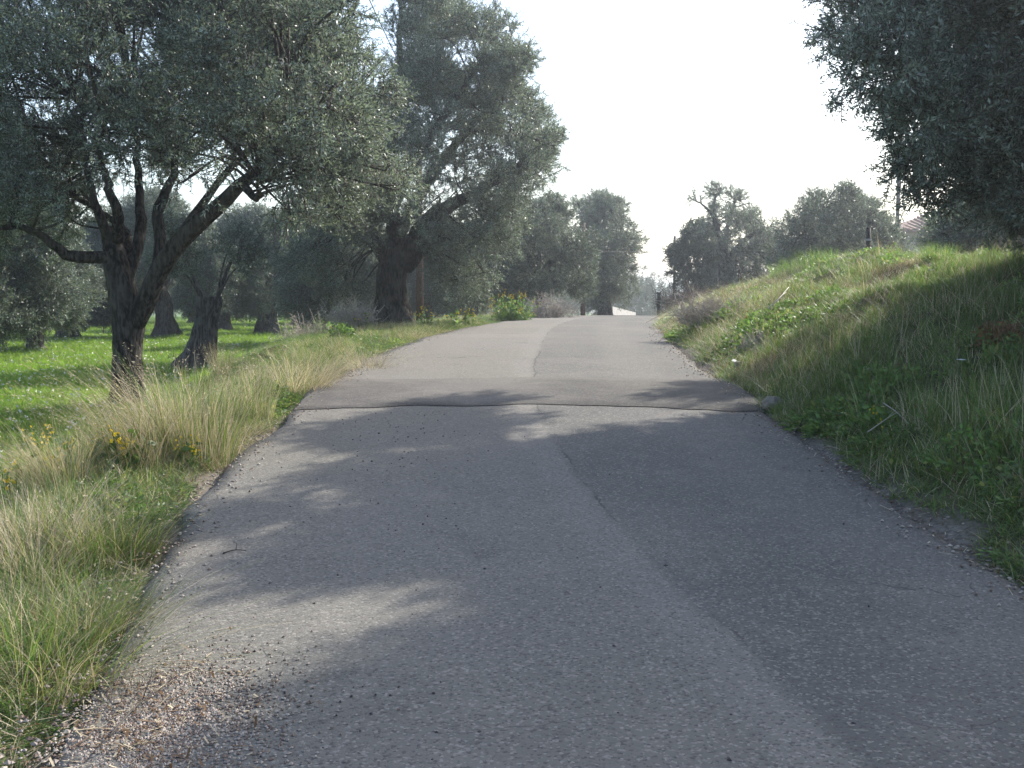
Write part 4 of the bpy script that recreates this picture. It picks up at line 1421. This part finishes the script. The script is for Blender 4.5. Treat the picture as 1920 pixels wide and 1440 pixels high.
M_bleach = plain("bleached_wood", (.60, .56, .50), (.45, .42, .37), 15)
stick("bleached white stick lying on the upper bank below the loose olive", [(1440, 600, 20.0, .12), (1460, 592, 20.3, .2), (1478, 580, 20.8, .28)], 20, .011, M_bleach)
stick("pale bent stick standing near the pinkish dry shrub", [(1295, 568, 34, 0), (1297, 558, 34, .25), (1308, 550, 34, .4)], 34, .011, M_bleach)
stick("brown stick lying across the grass above the leafy sunlit plant", [(1625, 852, 8.9, .12), (1660, 838, 9.2, .16), (1680, 836, 9.4, .2)], 9, .005, M_drywood)
stick("thin pale stick slanting beside the leafy sunlit plant", [(1655, 820, 9.5, .22), (1680, 836, 9.3, .2), (1702, 848, 9.1, .16)], 9, .004, M_drywood)
stick("dark twig lying on the right road edge by the bank", [(1475, 820, 9.35, 0.0), (1495, 818, 9.4, .02), (1512, 812, 9.5, .05)], 9.4, .012, M_postdark)
stick("long thin dark twig lying over the gravel in the lower left corner", [(205, 1425, 3.45, .10), (260, 1350, 3.8, .08), (330, 1292, 4.1, .06)], 3.8, .004, M_twig, lift=.06)
stick("short dark twig lying on the asphalt at left", [(418, 1043, 5.95, .06), (440, 1041, 5.97, .065), (462, 1040, 5.98, .06)], 5.9, .004, M_postdark, lift=.045)

M_paper = plain("litter_white", (.8, .8, .8), (.7, .7, .72), 6)


def scrap(px, py, d, s, dz, lab):
    r = np.random.default_rng(int(px))
    V = [(x * s + r.normal() * s * .2, y * s + r.normal() * s * .2, .004 + abs(r.normal()) * s * .3) for y in (-.5, 0, .5) for x in (-1, 0, 1)]
    f = [[i, i + 1, i + 4, i + 3] for i in (0, 1, 3, 4)]
    me = mesh("paper_scrap", V, f, M_paper)
    put("paper_scrap", me, px, py, d, dz, lab, "litter", "scraps of white litter", r.random() * 3)


scrap(1592, 931, 7.1, .035, .075, "small white scrap lying on the shaded asphalt near the bank")
scrap(1800, 722, 10.2, .03, .2, "white scrap caught in the grass high on the shaded bank")
scrap(1745, 545, 15.5, .03, .22, "white scrap in the sunny grass near the bank brow")
scrap(910, 657, 17.0, .04, .085, "white scrap on the sunlit asphalt beyond the strip")
scrap(1380, 688, 13.4, .05, .05, "white scrap among the rubble on the right road edge")

# white daisies on the bank
dm = MB()
V, f = tube([(0, 0, -.02), (.01, 0, .12), (0, .01, .22)], (.003, .0025, .002), 4)
dm.add(V, f, 0)
for k in range(9):
    a = k * .698
    c, s_ = math.cos(a), math.sin(a)
    dm.add([(0, 0, .22), (.011 * c - .006 * s_, .011 * s_ + .006 * c, .226), (.028 * c, .028 * s_, .222), (.011 * c + .006 * s_, .011 * s_ - .006 * c, .226)], [[0, 1, 2, 3]], 1)
dm.add(*box((0, 0, .224), (.012, .012, .008)), 2)
daisy = dm.mesh("daisy", [M_green, M_white, M_yellow])
for px, py, d, lab in ((1580, 815, 9.5, "white daisy on the lower bank left of the leafy sunlit plant"), (1655, 805, 9.7, "white daisy just above the leafy sunlit plant"), (1790, 500, 15.0, "white daisy in the sun near the brow")):
    P = hit(px, py, d)
    o = obj("daisy", daisy, None, (P[0], P[1], gz(P[0], P[1])))
    o.scale = (.8, .8, .8)
    tag(o, lab, "wildflower", "white daisies on the bank")


# ------------------------------------------------------------------ loose stuff on the road
def road_z(x, y):
    return RZ(y) + hump(y) + .02 * (1 - ((x - CEN(y)) / HW) ** 2)


def specks(name, lab, x, y, z, r0, r1, mats_, mi, flat=.7):
    n = len(x)
    base = np.array([(1, 0, 0), (0, 1, 0), (-1, 0, 0), (0, -1, 0), (0, 0, 1), (0, 0, -1)], float)
    tri = np.array([(0, 1, 4), (1, 2, 4), (2, 3, 4), (3, 0, 4), (1, 0, 5), (2, 1, 5), (3, 2, 5), (0, 3, 5)])
    r = gr.uniform(r0, r1, n)
    sc = np.stack([r * gr.uniform(.7, 1.5, n), r, r * flat], 1)
    a = gr.random(n) * 6.283
    v = base[None] * sc[:, None, :] * gr.uniform(.75, 1.2, (n, 6, 1))
    vx = v[..., 0] * np.cos(a)[:, None] - v[..., 1] * np.sin(a)[:, None]
    vy = v[..., 0] * np.sin(a)[:, None] + v[..., 1] * np.cos(a)[:, None]
    V = np.stack([vx + x[:, None], vy + y[:, None], v[..., 2] + (z + r * flat * .6)[:, None]], -1).reshape(-1, 3)
    f = (tri[None] + (np.arange(n) * 6)[:, None, None]).reshape(-1, 3)
    o = obj(name, mesh(name, V, f, mats_, np.repeat(mi, 8)))
    tag(o, lab, None, None, "stuff")


M_olivefruit = plain("dried_olive", (.035, .025, .03), (.06, .045, .04), 30, .6, .3)
M_pebble = [plain("pebble_pale", (.42, .36, .30), (.33, .28, .235), 20), plain("pebble_brown", (.22, .16, .12), (.15, .11, .09), 20), plain("pebble_grey", (.27, .235, .21), (.2, .17, .15), 20)]
n = 520
y = 3 + 7.5 * gr.random(n)
u = np.clip(-1.25 + gr.normal(size=n) * .55, -2.1, 1.6)
u = np.where(gr.random(n) < .12, gr.uniform(-2, 1.8, n), u)
k = (fbm(u * 1.5, y * 1.2, 33.) + gr.normal(size=n) * .3 > -.15) & (u > -LW(y) + .05)
u, y = u[k], y[k]
n = len(u)
x = u + CEN(y)
specks("fallen_olives", "dark shrivelled olives scattered over the left half of the road", x, y, road_z(x, y), .003, .0085, [M_olivefruit], np.zeros(n, int))
n = 4200
y = 2.6 + 24 * gr.random(n) ** 1.5
sd = np.where(gr.random(n) < .5, -1, 1)
u = sd * (np.where(sd < 0, LW(y), HW) + .02 + gr.normal(size=n) * .13)
x = u + CEN(y)
z = np.maximum(height(x, y), np.where(np.abs(u) < HW + .03, road_z(x, y), -9))
specks("edge_gravel", "loose gravel along both road edges", x, y, z, .004, .014, M_pebble, gr.integers(0, 3, n))
n = 6500
y = 3.7 + gr.normal(size=n) * .3
x = -1.2 + gr.normal(size=n) * .2 - (y - 3.7) * .15
k = (y > 2.4)
x, y = x[k], y[k]
n = len(x)
z = np.maximum(height(x, y), np.where((x - CEN(y)) > -LW(y) - .02, road_z(x, y), -9))
specks("corner_gravel", "heap of washed-out gravel in the lower left corner", x, y, z, .003, .0085, M_pebble, gr.choice(3, n, p=[.4, .42, .18]))
# straw and dead leaves
n = 2050
y = np.concatenate([3.7 + gr.normal(size=350) * .3, 2.8 + 15 * gr.random(1700) ** 1.4])
u = np.concatenate([-1.5 + gr.normal(size=350) * .18, np.where(gr.random(1700) < .5, -1, 1) * (2.25 + gr.normal(size=1700) * .12)])
x = u + CEN(y)
z = np.maximum(height(x, y), np.where(np.abs(u) < HW + .02, road_z(x, y), -9)) + .008
a, ln = gr.random(n) * 6.283, gr.uniform(.02, .09, n)
w = gr.uniform(.001, .0045, n)
ln = np.where(w > .003, .022, ln)
dx, dy = np.cos(a) * ln, np.sin(a) * ln
nx, ny_ = -np.sin(a) * w, np.cos(a) * w
dz = gr.normal(size=n) * .012
V = np.stack([np.stack([x - nx, y - ny_, z], 1), np.stack([x + nx, y + ny_, z], 1), np.stack([x + dx + nx, y + dy + ny_, z + np.abs(dz)], 1), np.stack([x + dx - nx, y + dy - ny_, z + np.abs(dz)], 1)], 1).reshape(-1, 3)
f = np.arange(4 * n).reshape(n, 4)
o = obj("straw_litter", mesh("straw_litter", V, f, [M_straw, M_brown], (gr.random(n) < .6).astype(int)))
tag(o, "straw and dead leaves scattered along the road edges", None, None, "stuff")

# ------------------------------------------------------------------ air
V, f = box((0, 500, 5.0), (5600, 5600, 28))
hz_ = mesh("haze", V, f, [])
t = NT("thin_haze")
pv = t.n("ShaderNodeVolumePrincipled")
pv.inputs["Color"].default_value = (.86, .93, 1.0, 1)
pv.inputs["Density"].default_value = HAZE
pv.inputs["Anisotropy"].default_value = .72  # forward scattering also imitates the lens glare veiling the upper right tree
t.t.links.new(pv.outputs[0], t.out.inputs["Volume"])
hz_.materials.append(t.m)
tag(obj("haze", hz_), "thin pale haze in the air over road and meadow, also standing in for lens glare", None, None, "stuff")
